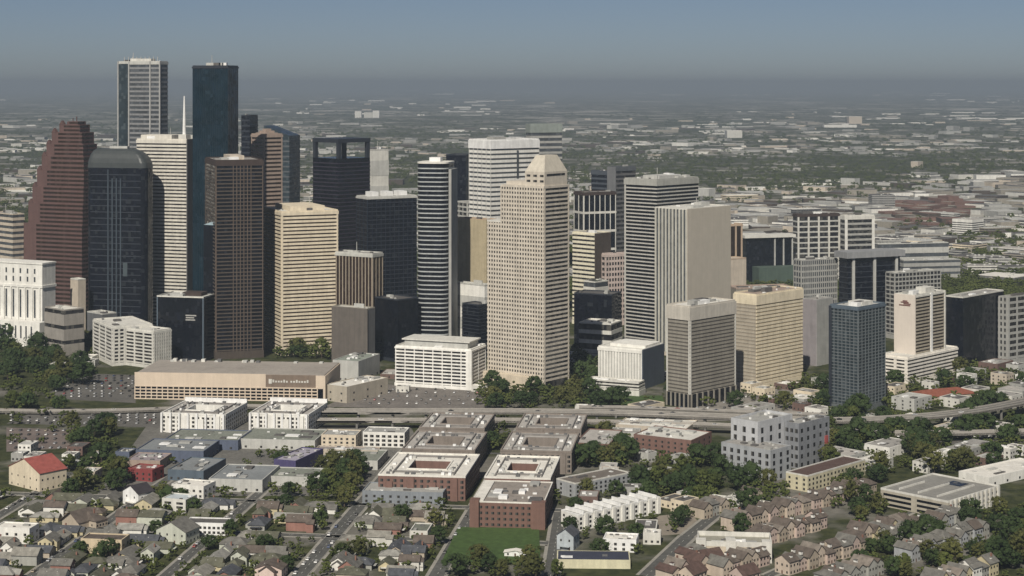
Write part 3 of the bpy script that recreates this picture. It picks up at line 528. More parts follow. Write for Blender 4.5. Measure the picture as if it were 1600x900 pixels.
t, w, d, H = low('large beige building with a raised parapet and white corner blocks', 1090, 1206, 1232, 856, 9, 6, depth=24, wall=M('beige_render', (.50, .44, .35)), roof=M('beige_roof', (.30, .29, .24)), nfl=0, units=5, par=3, pmat=offw)
for x in (-w/2 + 2, -w * .05, w/2 - 3): bx('corner_block', offw, t, x - 3, x + 3, -d/2 - 1.5, -d/2 + 4, 0, H + 4)
low('wide dark roofed shed with a long pale yellow wall at the bottom of the view', 870, 985, 994, 876, 5, 2, depth=20, wall=M('pale_yellow', (.60, .57, .40)), roof=M('midnight_roof', (.045, .05, .075)), nfl=0, units=1, par=.3)
low('bright white cubic house beside the dark roofed shed', 942, 994, 1003, 846, 7, 10, depth=16, wall=metalw, roof=roofw, nfl=2, nf=4, ns=2, units=4, name='house', cat='house')
low('low flat white store between the grey complex and the townhouses', 1130, 1192, 1204, 790, 5, 40, wall=offw, roof=roofw, nfl=1, nf=3, ns=3, units=3)
low('small grey and white flat store below the grey complex', 1100, 1136, 1150, 786, 5, 30, wall=offw, roof=lgrey, nfl=1, nf=3, ns=3, units=3)
low('pale framed villa row left of the far courtyard blocks', 567, 632, 638, 678, 11, 7, depth=22, wall=white, roof=grey, nfl=3, nf=7, ns=3, units=2, name='apartment_block', cat='apartment building', ww=3, wh=2.4)
low('cream villa row with tall windows beside the villa row of white frames', 502, 556, 564, 682, 10, 7, depth=22, wall=cream, roof=grey, nfl=3, nf=6, ns=3, units=3, name='apartment_block', cat='apartment building')
low('dull blue grey walled flats right below the west white roofed courtyard block', 566, 692, 704, 772, 8, 7, depth=26, wall=M('dull_blue_wall', (.22, .24, .26)), roof=grey, nfl=2, nf=10, ns=4, units=6, name='apartment_block', cat='apartment building')
low('white villa of two boxes near the dark garden trees', 253, 290, 300, 783, 9, 18, depth=16, wall=offw, roof=M('ice_blue_roof', (.50, .55, .57)), nfl=3, nf=2, ns=2, units=1, name='house', cat='house', ww=5, wh=1.5)
low('white flat roofed villa behind the ice blue roofed villa', 268, 318, 330, 762, 8, 18, depth=18, wall=white, roof=roofw, nfl=2, nf=5, ns=3, units=4, name='house', cat='house')
low('long white two storey house under a dark flat roof', 288, 352, 358, 820, 7, 6, depth=14, wall=metalw, roof=roofd, nfl=2, nf=9, ns=2, units=0, name='house', cat='house')
low('white cubic house at the left edge of the neighbourhood', -10, 46, 52, 828, 9, 10, depth=14, wall=white, roof=roofw, nfl=2, nf=4, ns=2, units=1, name='house', cat='house')
low('beige block of three flat bays in the lower left gardens', 126, 190, 204, 846, 9, 8, depth=14, wall=M('bay_beige', (.55, .46, .32)), roof=roofb, nfl=2, nf=3, ns=2, units=0, name='house', cat='house')
low('dark red house at the edge of the warehouses', 200, 238, 250, 736, 8, 20, depth=16, wall=M('crimson_wall', (.22, .05, .05)), roof=M('dusty_red_roof', (.25, .10, .09)), nfl=2, nf=4, ns=2, units=3, name='house', cat='house')
low('small grey rooftop lot with white edge beside the lawn', 640, 668, 678, 832, 4, 7, depth=20, wall=offw, roof=M('lawnside_roof', (.16, .17, .14)), nfl=0, units=1)
# ------------------------------------------------ pitched roofs
def pitched(name, label, cat, C, w, d, rot, H, rise, wall, roof, hip=False, group=None, nwin=3, chim=True, floors=2, over=.6, wmat=None):
    """C: centre on the ground; ridge along local y (the long way), gables on the -y / +y ends"""
    t = thing(name, label, cat, (C[0], C[1], 0), rot, group); occupy(C[0], C[1], w/2, d/2, rot)
    key = (name, wall.name, round(w, 1), round(d, 1), H, rise, hip)
    if ('w',) + key not in BOXES:
        b = MB(); b.box(-w/2, w/2, -d/2, d/2, 0, H)
        if not hip:
            for s_ in (-1, 1): b.add([(-w/2, s_ * d/2, H), (w/2, s_ * d/2, H), (0, s_ * d/2, H + rise), (-w/2, s_ * (d/2 - .3), H), (w/2, s_ * (d/2 - .3), H), (0, s_ * (d/2 - .3), H + rise)], [(0, 1, 2), (5, 4, 3), (0, 2, 5, 3), (1, 4, 5, 2)])
        BOXES[('w',) + key] = b.mesh('wall', wall)
    k2 = ('r', roof.name) + key
    if k2 not in BOXES:
        b = MB(); o = over; ov = o * rise / (w / 2); th = .28
        if hip:
            b.loft([rect_ring(-w/2 - o, w/2 + o, -d/2 - o, d/2 + o, H - .05), rect_ring(-w/2 - o, w/2 + o, -d/2 - o, d/2 + o, H + .15), rect_ring(-.15, .15, -max(.1, d/2 - w/2), max(.1, d/2 - w/2), H + rise)])
        else:
            for s_ in (-1, 1):
                lo_ = [(s_ * (w/2 + o), -d/2 - o, H - ov), (s_ * (w/2 + o), d/2 + o, H - ov), (0, d/2 + o, H + rise), (0, -d/2 - o, H + rise)]
                b.loft([[(x, y, z + .03) for x, y, z in lo_], [(x, y, z + th) for x, y, z in lo_]])
        BOXES[k2] = b.mesh('roof', roof)
    put('wall', BOXES[('w',) + key], t); r = put('roof', BOXES[k2], t)
    wmat = wmat or g_dark
    for f in range(floors):
        z = .9 + f * (H - .2) / floors
        for i in range(nwin):
            x = -w/2 + (i + .5) * w / nwin
            if f == 0 and i == nwin // 2: bx('door', M('house_door', (.12, .07, .05)), t, x - .5, x + .5, -d/2 - .08, -d/2 + .1, 0, 2.1)
            else: bx('window', wmat, t, x - .55, x + .55, -d/2 - .08, -d/2 + .1, z, z + 1.35)
            y = -d/2 + (i + .5) * d / nwin; bx('window', wmat, t, w/2 - .1, w/2 + .08, y - .55, y + .55, z, z + 1.35)
    hs_ = random.Random(int(C[0] * 13 + C[1]))
    if name == 'house':
        if hs_.random() < .55:
            s_ = hs_.choice((-1, 1)); u = hs_.uniform(-.25, .25) * d; e = w * .28; bw = MB(); bw.box(-e, e, -e * .8, e * .8, 0, H * .92); bw.add([(-e, -e * .8, H * .92), (e, -e * .8, H * .92), (0, -e * .8, H * .92 + e * .7), (-e, -e * .79, H * .92), (e, -e * .79, H * .92), (0, -e * .79, H * .92 + e * .7)], [(0, 1, 2), (5, 4, 3)])
            kk = ('wing', wall.name, round(e, 1), H)
            if kk not in BOXES: BOXES[kk] = bw.mesh('wing', wall)
            wg = put('wing', BOXES[kk], t, (s_ * (w/2 + .1) if hs_.random() < .5 else 0, -d/2 - .4, 0) if hs_.random() < .6 else (s_ * w * .5, u, 0))
            kk = ('wingroof', roof.name, round(e, 1), H)
            if kk not in BOXES:
                br = MB(); z_ = H * .92
                for q_ in (-1, 1): br.loft([[(x, y, z + zz) for x, y, z in ((q_ * (e + .4), -e, z_ - .28), (q_ * (e + .4), e, z_ - .28), (0, e, z_ + e * .7), (0, -e, z_ + e * .7))] for zz in (.04, .26)])
                BOXES[kk] = br.mesh('wing_roof', roof)
            put('wing_roof', BOXES[kk], wg)
        if hs_.random() < .6: bx('porch', hs_.choice((offw, wall, roof)), t, -w * .3, w * .3, -d/2 - 2.2, -d/2 - .05, 2.3, 2.55)
        for q_ in range(hs_.randrange(3)): bx('roof_vent', lgrey, r, -w * .22, -w * .22 + .5, (q_ - .5) * d * .4, (q_ - .5) * d * .4 + .5, H + rise * .3, H + rise * .75)
    if chim: bx('chimney', M('chimney_brick', (.22, .12, .09)), r, w * .2, w * .2 + .9, d * .1, d * .1 + .9, H + rise * .3, H + rise + .8)
    return t
def pitched_px(name, label, cat, xl, xc, xr, yt, H, phi, rise, wall, roof, depth=None, width=None, axis='y', **k):
    C = P(xc, yt, H); C.z = 0; w, d = foot(xl, xc, xr, phi, C, depth, width); a = R(phi)
    ctr = C + Vector((-math.cos(a), math.sin(a), 0)) * w / 2 + Vector((math.sin(a), math.cos(a), 0)) * d / 2
    LANDMARK.append(((xc, yt), label))
    if axis == 'y': return pitched(name, label, cat, ctr, w, d, -a, H, rise, wall, roof, **k)
    return pitched(name, label, cat, ctr, d, w, -a + math.pi / 2, H, rise, wall, roof, **k)
redroof = M('red_tile_roof', (.30, .085, .07), var=.2, scale=.3); slate2 = M('slate_shingle', (.075, .08, .09), var=.3, scale=.25); mint = M('mint_siding', (.50, .52, .44)); wsid = M('white_siding', (.72, .71, .66)); tsid = M('tan_siding', (.44, .38, .30)); gsid = M('grey_siding', (.34, .34, .31)); ysid = M('yellow_siding', (.52, .46, .30)); rsid = M('reddish_siding', (.28, .15, .12))
pitched_px('church', 'cream walled church with a big red gable roof at the left edge', 'church', 14, 62, 104, 740, 13, 40, 8, cream2, redroof, nwin=5, chim=False)
pitched_px('long_hall', 'long low hall with a red orange tiled roof beyond the freeway', 'hall', 1424, 1440, 1528, 622, 5, 66, 4.5, tan, M('orange_tile_roof', (.24, .085, .055), var=.2, scale=.3), width=26, nwin=6, chim=False, hip=True, floors=1)
pitched_px('house', 'big pale mint house showing its windowed gable to the street', 'house', 244, 290, 306, 832, 8, 22, 5.5, mint, roofgr, nwin=4, chim=False, depth=16)
pitched_px('house', 'tall white gabled house with a black roof below the dark red house', 'house', 192, 216, 240, 772, 9, 40, 4.5, metalw, M('black_shingle', (.04, .035, .04)), nwin=2, chim=False)
pitched_px('house', 'grey blue house with a steep roof left of the white rowhouses', 'house', 870, 896, 906, 838, 9, 20, 4, M('ice_grey', (.40, .44, .46)), slate2, nwin=2, chim=False, depth=12)
pitched_px('house', 'tan bungalow with a large brown hipped roof behind the three bay block', 'house', 100, 150, 168, 815, 4.5, 35, 5, tsid, roofb, hip=True, nwin=4, floors=1)
pitched_px('house', 'reddish house with pink gable at the bottom edge left of the lawn', 'house', 528, 556, 566, 888, 6, 12, 4, rsid, roofgr, depth=14)
pitched_px('house', 'pale pink flat fronted house at the bottom edge', 'house', 398, 440, 450, 890, 6, 8, 3, M('pink_siding', (.62, .50, .44)), roofb, depth=13)
# ------------------------------------------------ townhouse rows (lower right), one house each
def row(x, y, phi, n, w, d, H, rise, wall, roof, group, lab, hip=False, step=0):
    C = P(x, y); a = R(phi); dl = Vector((math.sin(a), math.cos(a), 0)); k = 0
    for i in range(n):
        c = C + dl * (i + .5) * (w + .1) + Vector((-math.cos(a), math.sin(a), 0)) * (d / 2 + (step if i % 2 else 0))
        if not is_free(c.x, c.y, min(w, d) * .45): continue
        px = pix(c)
        if not (-30 < px[0] < 1630): continue
        turn = random.random() < .22; roof_ = random.choice((roof, roof, roof, roofgr, roofb, M('sun_bleached_shingle', (.19, .165, .14), var=.3, scale=.25)))
        th = pitched('townhouse', None, 'townhouse', c, w if not turn else d - 2, d if not turn else w + .6, -a + (0 if turn else math.pi / 2), H + random.choice((-1.5, -.6, 0, .6)), rise * random.choice((.75, 1, 1.2)), wall if not isinstance(wall, tuple) else wall[i % len(wall)], roof_, hip=random.random() < .25, group=group, nwin=3, chim=random.random() < .2)
        GEN.append((th, lab, px))
        for q in ((0,) if i % 3 == 0 else (-1, 1) if i % 3 == 1 else ()):
            yy = q * d * .22; bx('dormer', wsid, th, w * .2, w * .42, yy - .9, yy + .9, H + .8, H + 2.6); bx('dormer_roof', roof, th, w * .18, w * .44, yy - 1.1, yy + 1.1, H + 2.6, H + 2.85)
GEN = []; M('plum_shingle', (.10, .065, .055), var=.3, scale=.25)
def shift(t_): return t_
beig = (M('beige_townhouse', (.52, .44, .36)), M('pinkish_townhouse', (.50, .40, .35)), M('tan_townhouse', (.40, .34, .27)))
for (x, y, n, mats, rf, lb) in (
  (1236, 900, 9, beig, roofb, 'beige brown gabled townhouse in the lowest long beige row'), (1190, 856, 8, beig, roofb, 'beige townhouse under brown shingles in the second row back'),
  (1150, 832, 9, beig, roofb, 'brown roofed townhouse in the third row back'), (1100, 812, 7, (tsid, gsid), roofb, 'brown roofed townhouse in the row nearest the pale empty lot'),
  (1340, 856, 7, (ysid, beig[0]), roofb, 'yellowish townhouse in the row left of the dark tree belt'), (1262, 800, 9, beig, roofb, 'tan gabled townhouse in the row below the cream apartment wing'),
  (1425, 880, 10, (pg, gsid), roofgr, 'grey roofed townhouse in the row among trees at lower right'), (1396, 852, 9, (gsid, pg), roofgr, 'grey roofed townhouse in the back row among trees at lower right'),
  (1470, 930, 7, (ysid, wsid, gsid), roofgr, 'pale townhouse in the corner row at the lower right'), (1300, 925, 6, (gsid,), roofgr, 'grey townhouse with dormers at the bottom edge'),
  (1130, 905, 5, beig, roofb, 'pink walled townhouse in the row below the beige parapet building'), (1080, 890, 5, beig, M('plum_shingle', None), 'dark plum roofed townhouse in the row left of the beige building'), (1050, 915, 5, beig, M('plum_shingle', None), 'plum roofed townhouse in the bottom row beside the diagonal street')):
    row(x, y, 48, n, 8.5, 13, 8, 3.2, mats, rf, 'gabled townhouse rows', lb, step=1.5)
for i, (x, y, ph_, hp) in enumerate(((1068, 880, 20, True), (1108, 886, 60, False), (1150, 884, 20, True), (1186, 892, 60, False), (1120, 906, 30, True), (1164, 912, 50, False), (1082, 910, 40, False))):
    c = P(x, y)
    if is_free(c.x, c.y, 4): GEN.append((pitched('townhouse', None, 'townhouse', c, 11, 14, -R(ph_), 7, 4, beig[i % 2], M('plum_shingle', None), hip=hp, group='townhouse cluster below the beige parapet building', nwin=4, chim=False), 'plum roofed townhouse of the cluster below the beige parapet building', pix(c)))
# ------------------------------------------------ streets
A0 = Vector((math.sin(R(7)), math.cos(R(7)), 0)); B0 = Vector((math.cos(R(7)), -math.sin(R(7)), 0)); O0 = P(591, 747, 16); O0.z = 0
def G(a, b): return O0 + A0 * a + B0 * b
asph = M('asphalt', (.105, .105, .098), var=.25, scale=.05, rough=.95, spec=.1); lotm = M('worn_parking_asphalt', (.13, .125, .115), var=.25, scale=.03, rough=.95, spec=.1); conc = M('concrete_paving', (.30, .285, .25), var=.2, scale=.05); grassm = M('lawn_grass', (.055, .095, .025), var=.3, scale=.15); dirt = M('bare_tan_lot', (.25, .22, .18), var=.2, scale=.04); linem = M('road_paint', (.6, .6, .55)); kerbm = M('kerb_concrete', (.32, .31, .28))
def strip(name, pts, w, mat, z, kind='structure', th=None):
    b = MB(); L = []; Rr = []
    for i, p in enumerate(pts):
        q = (pts[min(i + 1, len(pts) - 1)] - pts[max(i - 1, 0)]); n = Vector((-q.y, q.x, 0)).normalized() * w / 2
        L.append(p + n); Rr.append(p - n)
    for i in range(len(pts) - 1):
        b.add([(v.x, v.y, z) for v in (L[i], Rr[i], Rr[i + 1], L[i + 1])], [(0, 1, 2, 3)])
    o = b.obj(name, mat); o['kind'] = kind
    for i in range(len(pts) - 1):
        c = (pts[i] + pts[i + 1]) / 2; dd = pts[i + 1] - pts[i]; occupy(c.x, c.y, dd.length / 2, w / 2, math.atan2(dd.y, dd.x))
    return o
def road(p, q, w=9, walk=True):
    if walk:
        strip('pavement', [p, q], w + 4.4, conc, .06); strip('road', [p, q], w, asph, .12)
        dv = (q - p); n = Vector((-dv.y, dv.x, 0)).normalized()
        for s_ in (-1, 1):
            o = n * s_ * (w/2 + .15); b = MB(); L_ = dv.length; b.box(0, L_, -.15, .15, 0, .22); b.obj('kerb', kerbm, None, p + o, math.atan2(dv.y, dv.x))['kind'] = 'structure'
        b = MB(); L_ = dv.length
        for k in range(int(L_ / 9)): b.box(k * 9, k * 9 + 3, -.1, .1, 0, .02)
        b.obj('road_marking', linem, None, p + Vector((0, 0, .13)), math.atan2(dv.y, dv.x))['kind'] = 'structure'
    else: strip('road', [p, q], w, asph, .12)
for b_ in (-10, 70): road(G(-215, b_), G(300, b_))
for b_ in (-88, -166, -244, -322): road(G(-215, b_), G(60 if b_ > -300 else 20, b_), 7)
for a_ in (-10, -95): road(G(a_, -480), G(a_, 128), 7)
for a_ in (80, 162, 244): road(G(a_, -8), G(a_, 150), 6, False)
road(P(1010, 900), P(1075, 838), 9); road(P(1075, 838), P(1160, 770), 8); road(P(860, 900), P(875, 800), 8)
road(P(1200, 900), P(1420, 800), 6)
def patch(name, pts, mat, z, kind='structure'):
    b = MB(); v = [P(x, y) for x, y in pts]; b.add([(p.x, p.y, z) for p in v], [tuple(range(len(v)))]); o = b.obj(name, mat); o['kind'] = kind; return o
patch('lawn', [(690, 878), (845, 884), (842, 826), (716, 824)], grassm, .3)
occupy(P(770, 850).x, P(770, 850).y, 27, 42, -R(7)); pshed = pitched_px('shed', 'long low white shed standing alone on the green lawn', 'shed', 788, 822, 830, 864, 2.6, 7, 1.2, metalw, roofw, depth=5, nwin=3, chim=False, floors=1)
patch('bare_lot', [(985, 840), (1105, 832), (1078, 800), (1030, 806)], dirt, .05)
patch('parking_lot', [(10, 662), (250, 668), (262, 644), (70, 636)], lotm, .05); patch('parking_lot', [(70, 622), (212, 630), (212, 586), (110, 583)], lotm, .06)
patch('plaza', [(505, 636), (760, 640), (770, 606), (585, 600)], M('plaza_paving', (.17, .155, .14), var=.3, scale=.06), .05)
patch('parking_lot', [(10, 706), (110, 700), (130, 672), (10, 668)], M('brownish_lot', (.17, .14, .125), var=.25, scale=.05), .07)
patch('plaza', [(1040, 660), (1290, 655), (1270, 610), (1150, 606)], M('pale_lot', (.24, .225, .2), var=.3, scale=.05), .05)
patch('lawn', [(930, 636), (1040, 640), (1035, 618), (900, 618)], grassm, .06); patch('parking_lot', [(1380, 700), (1600, 712), (1600, 672), (1440, 668)], lotm, .05)
patch('paved_ground', [(150, 775), (700, 775), (640, 664), (230, 664)], M('worn_paving', (.15, .145, .13), var=.3, scale=.04), .03)
# ------------------------------------------------ freeway
deckm = M('freeway_concrete', (.24, .23, .20), var=.12, scale=.05); colm = M('freeway_column', (.17, .165, .15)); barm = M('freeway_barrier', (.33, .31, .28))
def freeway(label, pix_pts, z, w):
    t = thing('elevated_freeway', label, 'freeway', P(*pix_pts[0]), 0, 'elevated freeway decks'); o = t.location.copy()
    raw = [P(x, y, z) for x, y in pix_pts]; pts = []
    for i in range(len(raw) - 1):
        p0, p1, p2, p3 = raw[max(i-1, 0)], raw[i], raw[i+1], raw[min(i+2, len(raw)-1)]
        for k in range(6):
            u = k / 6; pts.append(.5 * ((2*p1) + (p2-p0)*u + (2*p0-5*p1+4*p2-p3)*u*u + (3*p1-p0-3*p2+p3)*u**3))
    pts.append(raw[-1])
    def band(off, ww, z0, z1, nm, mt):
        rings = []
        for i, p in enumerate(pts):
            q = pts[min(i+1, len(pts)-1)] - pts[max(i-1, 0)]; n = Vector((-q.y, q.x, 0)).normalized(); l, r = p + n * (off + ww/2) - o, p + n * (off - ww/2) - o
            rings.append([(l.x, l.y, z0), (r.x, r.y, z0), (r.x, r.y, z1), (l.x, l.y, z1)])
        b = MB(); b.loft(rings); b.obj(nm, mt, t)
    band(0, w, z - 1.6, z, 'deck', deckm); band(w/2 - .2, .4, z + .01, z + 1, 'barrier', barm); band(-w/2 + .2, .4, z - 1.7, z + 1, 'barrier', barm); band(0, .6, z + .02, z + .9, 'median', barm)
    band(0, w - 3, z + .005, z + .05, 'road_surface', M('worn_freeway_surface', (.14, .137, .125), var=.15, scale=.05))
    acc = 0
    for i in range(1, len(pts)):
        acc += (pts[i] - pts[i-1]).length
        if acc > 28:
            acc = 0; p = pts[i] - o; q = pts[i] - pts[i-1]; n = Vector((-q.y, q.x, 0)).normalized()
            for s_ in (-.3, .3):
                cpt = p + n * w * s_; bx('column', colm, t, cpt.x - .9, cpt.x + .9, cpt.y - .9, cpt.y + .9, 0, z - 1.6)
        c = (pts[i] + pts[i-1]) / 2; q = pts[i] - pts[i-1]; occupy(c.x, c.y, q.length / 2, w / 2 + 1, math.atan2(q.y, q.x))
    for k in range(14):
        i = random.randrange(1, len(pts) - 1); p = pts[i]; CARS.append((p.x + random.uniform(-8, 8), p.y + random.uniform(-w * .25, w * .25), z + .06, math.atan2(*(pts[i+1] - p).yx), 'on the elevated freeway'))
CARS = []
freeway('upper elevated freeway deck curving past the foot of downtown', [(500, 642), (640, 642), (800, 642), (960, 644), (1130, 650), (1300, 656), (1440, 650), (1540, 638), (1640, 618)], 11, 14)
freeway('lower freeway deck running in front of the upper one', [(496, 656), (640, 656), (800, 656), (960, 659), (1130, 664), (1300, 672), (1450, 676), (1640, 672)], 7, 9)
freeway('short freeway ramp dropping towards the trees beyond the upper deck', [(905, 636), (1000, 637), (1130, 642), (1290, 648)], 9, 7)
freeway('freeway ramp past the left parking lots', [(-40, 640), (80, 642), (215, 640), (380, 634), (520, 640)], 3, 7)
from mathutils import noise as mnoise
# ================================================================ small houses of the neighbourhood
walls = [wsid, tsid, gsid, mint, ysid, wsid, offw, rsid]; roofs = [roofb, roofgr, M('pale_grey_shingle', (.27, .265, .24), var=.3, scale=.25), slate2, M('olive_shingle', (.105, .105, .075), var=.3, scale=.25), M('light_shingle', (.24, .23, .20), var=.3, scale=.25)]
rnd = random.Random(11)
wname = {wsid.name: 'white', tsid.name: 'tan', gsid.name: 'grey', mint.name: 'pale mint', ysid.name: 'yellowish', offw.name: 'off white', rsid.name: 'reddish'}
rname = {'pale_grey_shingle': 'ashen', roofb.name: 'brown', roofgr.name: 'grey', slate2.name: 'slate', 'olive_shingle': 'olive', 'light_shingle': 'light grey'}
sizes = [(9, 14), (10, 16), (11, 17), (8, 12), (12, 20)]
for bi in range(-30, 12):
    for ai in range(-13, 0):
        c = G(ai * 16.5 + 4 + rnd.uniform(-2.5, 2.5), bi * 14.5 + 8 + rnd.uniform(-2, 2)); px = pix(c)
        if not (-25 < px[0] < 700 + (px[1] - 800) * .2 and 768 < px[1] < 935): continue
        if rnd.random() < .08: continue
        w_h, d_h = rnd.choice(sizes); rot = -R(7) + rnd.choice((0, math.pi / 2, math.pi / 2))
        if not is_free(c.x, c.y, 6.2): continue
        wl, rf = rnd.choice(walls), rnd.choice(roofs); hp = rnd.random() < .3; fl = rnd.choice((1, 1, 2))
        t = pitched('house', None, 'house', c, w_h, d_h, rot, 3.4 if fl == 1 else 6.2, rnd.choice((2.6, 3.4)), wl, rf, hip=hp, group='small pitched roof houses', nwin=3, chim=rnd.random() < .35, floors=fl)
        GEN.append((t, f"{wname[wl.name]} {'two storey' if fl == 2 else 'low'} house, {rname[rf.name]} {'hipped' if hp else 'gabled'} roof,", px))
# scattered small buildings in the remaining near gaps
SPOTS = [((1385, 1600, 560, 640), 24, (12, 26), (5, 12)), ((1290, 1600, 655, 735), 16, (12, 24), (4, 8)), ((10, 180, 700, 775), 10, (9, 15), (4, 7)), ((1150, 1300, 590, 650), 14, (12, 24), (4, 8)), ((880, 1110, 690, 800), 12, (10, 16), (4, 8)), ((880, 1040, 640, 690), 8, (14, 26), (5, 8)), ((60, 160, 545, 585), 6, (10, 22), (4, 9)), ((560, 760, 585, 612), 5, (10, 18), (3, 5)), ((1000, 1130, 775, 850), 5, (10, 15), (4, 7)), ((560, 700, 780, 840), 6, (10, 16), (4, 6)),((890, 1100, 560, 600), 6, (10, 22), (4, 9))]
flatm = [(offw, 'pale'), (tan, 'tan'), (lgrey, 'light grey'), (white, 'white'), (grey, 'grey'), (M('brown_brick', (.15, .10, .085), scale=.3), 'brown brick'), (cream2, 'cream')]
rfl = [(roofw, 'white'), (roofg, 'gravel grey'), (lgrey, 'light grey'), (roofd, 'dark'), (tanroof, 'tan')]
for (x0, x1, y0, y1), n, (s0, s1), (h0, h1) in SPOTS:
    for k in range(n * 3):
        if n <= 0: break
        p = P(rnd.uniform(x0, x1), rnd.uniform(y0, y1)); s_ = rnd.uniform(s0, s1); q = rnd.uniform(.6, 1.8) * s_
        if not is_free(p.x, p.y, max(s_, q) * .5): continue
        n -= 1; a = -R(44) if p.x > 100 else -R(7); wl, wn = rnd.choice(flatm); rf, rn = rnd.choice(rfl); H = rnd.uniform(h0, h1)
        t = thing('small_building', None, 'building', (p.x, p.y, 0), a, 'small flat roofed buildings'); occupy(p.x, p.y, s_/2, q/2, a)
        bx('wall', wl, t, -s_/2, s_/2, -q/2, q/2, 0, H); win_rows(t, s_, q, 1.2, 3.2, max(1, int(H / 3.4)), 3, 3, 1.5, 1.4)
        rooftop(t, s_ + .01, q + .01, H, rf, wl, 2, parapet=.6, big=.25)
        GEN.append((t, f'{"larger" if s_ * q > 380 else "small"} {wn} building, {rn} roof,', pix(p)))
# ================================================================ buildings beyond downtown: the nearest as things
rnd = random.Random(5); far = []
mid_m = [(offw, 'pale concrete'), (white, 'white'), (tan, 'tan'), (lgrey, 'light grey'), (grey, 'grey'), (cream2, 'cream'), (grey, 'grey'), (taupe, 'taupe'), (dgrey, 'dark grey'), (taupe, 'taupe')]
for k in range(7000):
    y = HY + 62 + (440 - HY - 62) * rnd.random() ** .8; x = rnd.uniform(-30, 1640); p = P(x, y); D = p.y
    if x < 420 and y > 330: continue
    s_ = rnd.uniform(14, 60) * (1 + .00012 * D); q = rnd.uniform(12, 40) * (1 + .00012 * D)
    if D < 3200: s_ *= .8
    H = rnd.choice((4, 5, 5, 6, 7, 8, 9, 12)) * (1.0 + .00003 * D)
    if rnd.random() < .02: H *= 2.2; s_ *= .6
    # sparse where woods stand, dense in built-up belts
    nv = mnoise.noise(Vector((p.x * .0009, p.y * .0006, 3.1))) + .5 * mnoise.noise(Vector((p.x * .003, p.y * .002, 8.2)))
    belt = .55 if 176 < y < 192 and x < 760 else .45 if 205 < y < 240 else -.55 if 190 < y < 205 and x < 900 else .0 if y > 325 else -.12
    if rnd.random() > .42 + nv * 1.5 + belt * .6: continue
    if D < 3600 and not is_free(p.x, p.y, max(s_, q) * .55): continue
    far.append((p.x, p.y, s_, q, H, rnd.choice((-R(44), -R(44), 0, R(20))), y, x))
far = far[:1900]
far.sort(key=lambda f: -(f[2] * f[4] / f[1]**2 + f[2] * f[3] * 290 / f[1]**3))
xs = [(1312, 196, 150, 30, 20, white), (1335, 190, 60, 40, 60, tan), (1146, 212, 70, 50, 60, offw), (560, 181, 30, 30, 55, white), (576, 181, 40, 30, 45, offw), (588, 181, 30, 30, 60, white)]
land_far = []
for x, y, s_, q, H, mt in xs:
    D = D_at(y + 3); p = P(x, y + 3); t = thing('distant_building', None, 'building', p, 0, 'buildings beyond downtown'); bx('wall', mt, t, -s_*D/16000, s_*D/16000, -q, q, 0, H * D / 15000); bx('roof', roofw, t, -s_*D/16300, s_*D/16300, -q + 1, q - 1, H*D/15000, H*D/15000 + 1.5)
    GEN.append((t, 'pale far block standing above the plain', (x, y)))
NEARFAR = 150
for f in far[:NEARFAR]:
    mt, mn = rnd.choice(mid_m); t = thing('distant_building', None, 'building', (f[0], f[1], 0), f[5], 'buildings beyond downtown'); occupy(f[0], f[1], f[2]/2, f[3]/2, f[5])
    bx('wall', mt, t, -f[2]/2, f[2]/2, -f[3]/2, f[3]/2, 0, f[4]); rf, rn = rnd.choice(rfl + [(roofd, 'dark'), (roofg, 'gravel grey'), (roofd, 'dark')]); bx('roof', rf, t, -f[2]/2 + .6, f[2]/2 - .6, -f[3]/2 + .6, f[3]/2 - .6, f[4], f[4] + .7)
    for q_ in range(4):
        ux, uy = rnd.uniform(-.4, .4) * f[2], rnd.uniform(-.4, .4) * f[3]; bx('roof_unit', lgrey, t, ux - 1.5, ux + 1.5, uy - 1.5, uy + 1.5, f[4] + .7, f[4] + 2.5)
    for r in range(max(1, int(f[4] / 4.2))): bx('window_band', g_dark, t, -f[2]/2 - .1, f[2]/2 + .1, -f[3]/2 - .1, f[3]/2 + .1, 1.4 + r * 4.1, 3.1 + r * 4.1)
    GEN.append((t, f'{mn} far building, {rn} roof,', (f[7], f[6])))
b = MB(); fm = [roofw, white, offw, tan, lgrey, grey, M('dull_red_far', (.17, .105, .085)), roofd, brown, taupe]
fb_ = far[NEARFAR:]
for f in fb_:
    c, s_ = math.cos(f[5]), math.sin(f[5]); red = 1390 < f[7] < 1520 and 318 < f[6] < 356; mi = rnd.choice((6, 6, 8)) if red else rnd.choice((1, 2, 3, 4, 5, 5, 5, 8, 9, 9, 9)); mr = rnd.choice((6, 9)) if red else rnd.choice((0, 4, 5, 5, 9, 7, 7, 7, 7))
    v = [(f[0] + x * c - y * s_, f[1] + x * s_ + y * c, z) for z in (0, f[4]) for x, y in ((-f[2]/2, -f[3]/2), (f[2]/2, -f[3]/2), (f[2]/2, f[3]/2), (-f[2]/2, f[3]/2))]
    b.add(v, [(0, 1, 5, 4), (1, 2, 6, 5), (2, 3, 7, 6), (3, 0, 4, 7)], mi); b.add(v[4:], [(0, 1, 2, 3)], mr)
# bigger, ever sparser sheds out to the horizon
for k in range(550):
    y = HY + 12 + 95 * rnd.random() ** 1.1; x = rnd.uniform(-40, 1640); p = P(x, y); D = p.y; L_ = rnd.uniform(5, 40) * D / F * rnd.random() ** .5; q = rnd.uniform(30, 120); H = rnd.uniform(.6, 2.2) * D / F
    if mnoise.noise(Vector((x * .004, y * .11, .5))) < .02: continue
    H = min(H, 16); mi = rnd.choice((0, 1, 1, 2, 3, 4))
    b.box(p.x - L_/2, p.x + L_/2, p.y, p.y + q, 0, H, mi)
o = b.obj('distant_buildings', fm); o['kind'] = 'stuff'; o['label'] = 'countless small pale buildings scattered over the far plain'
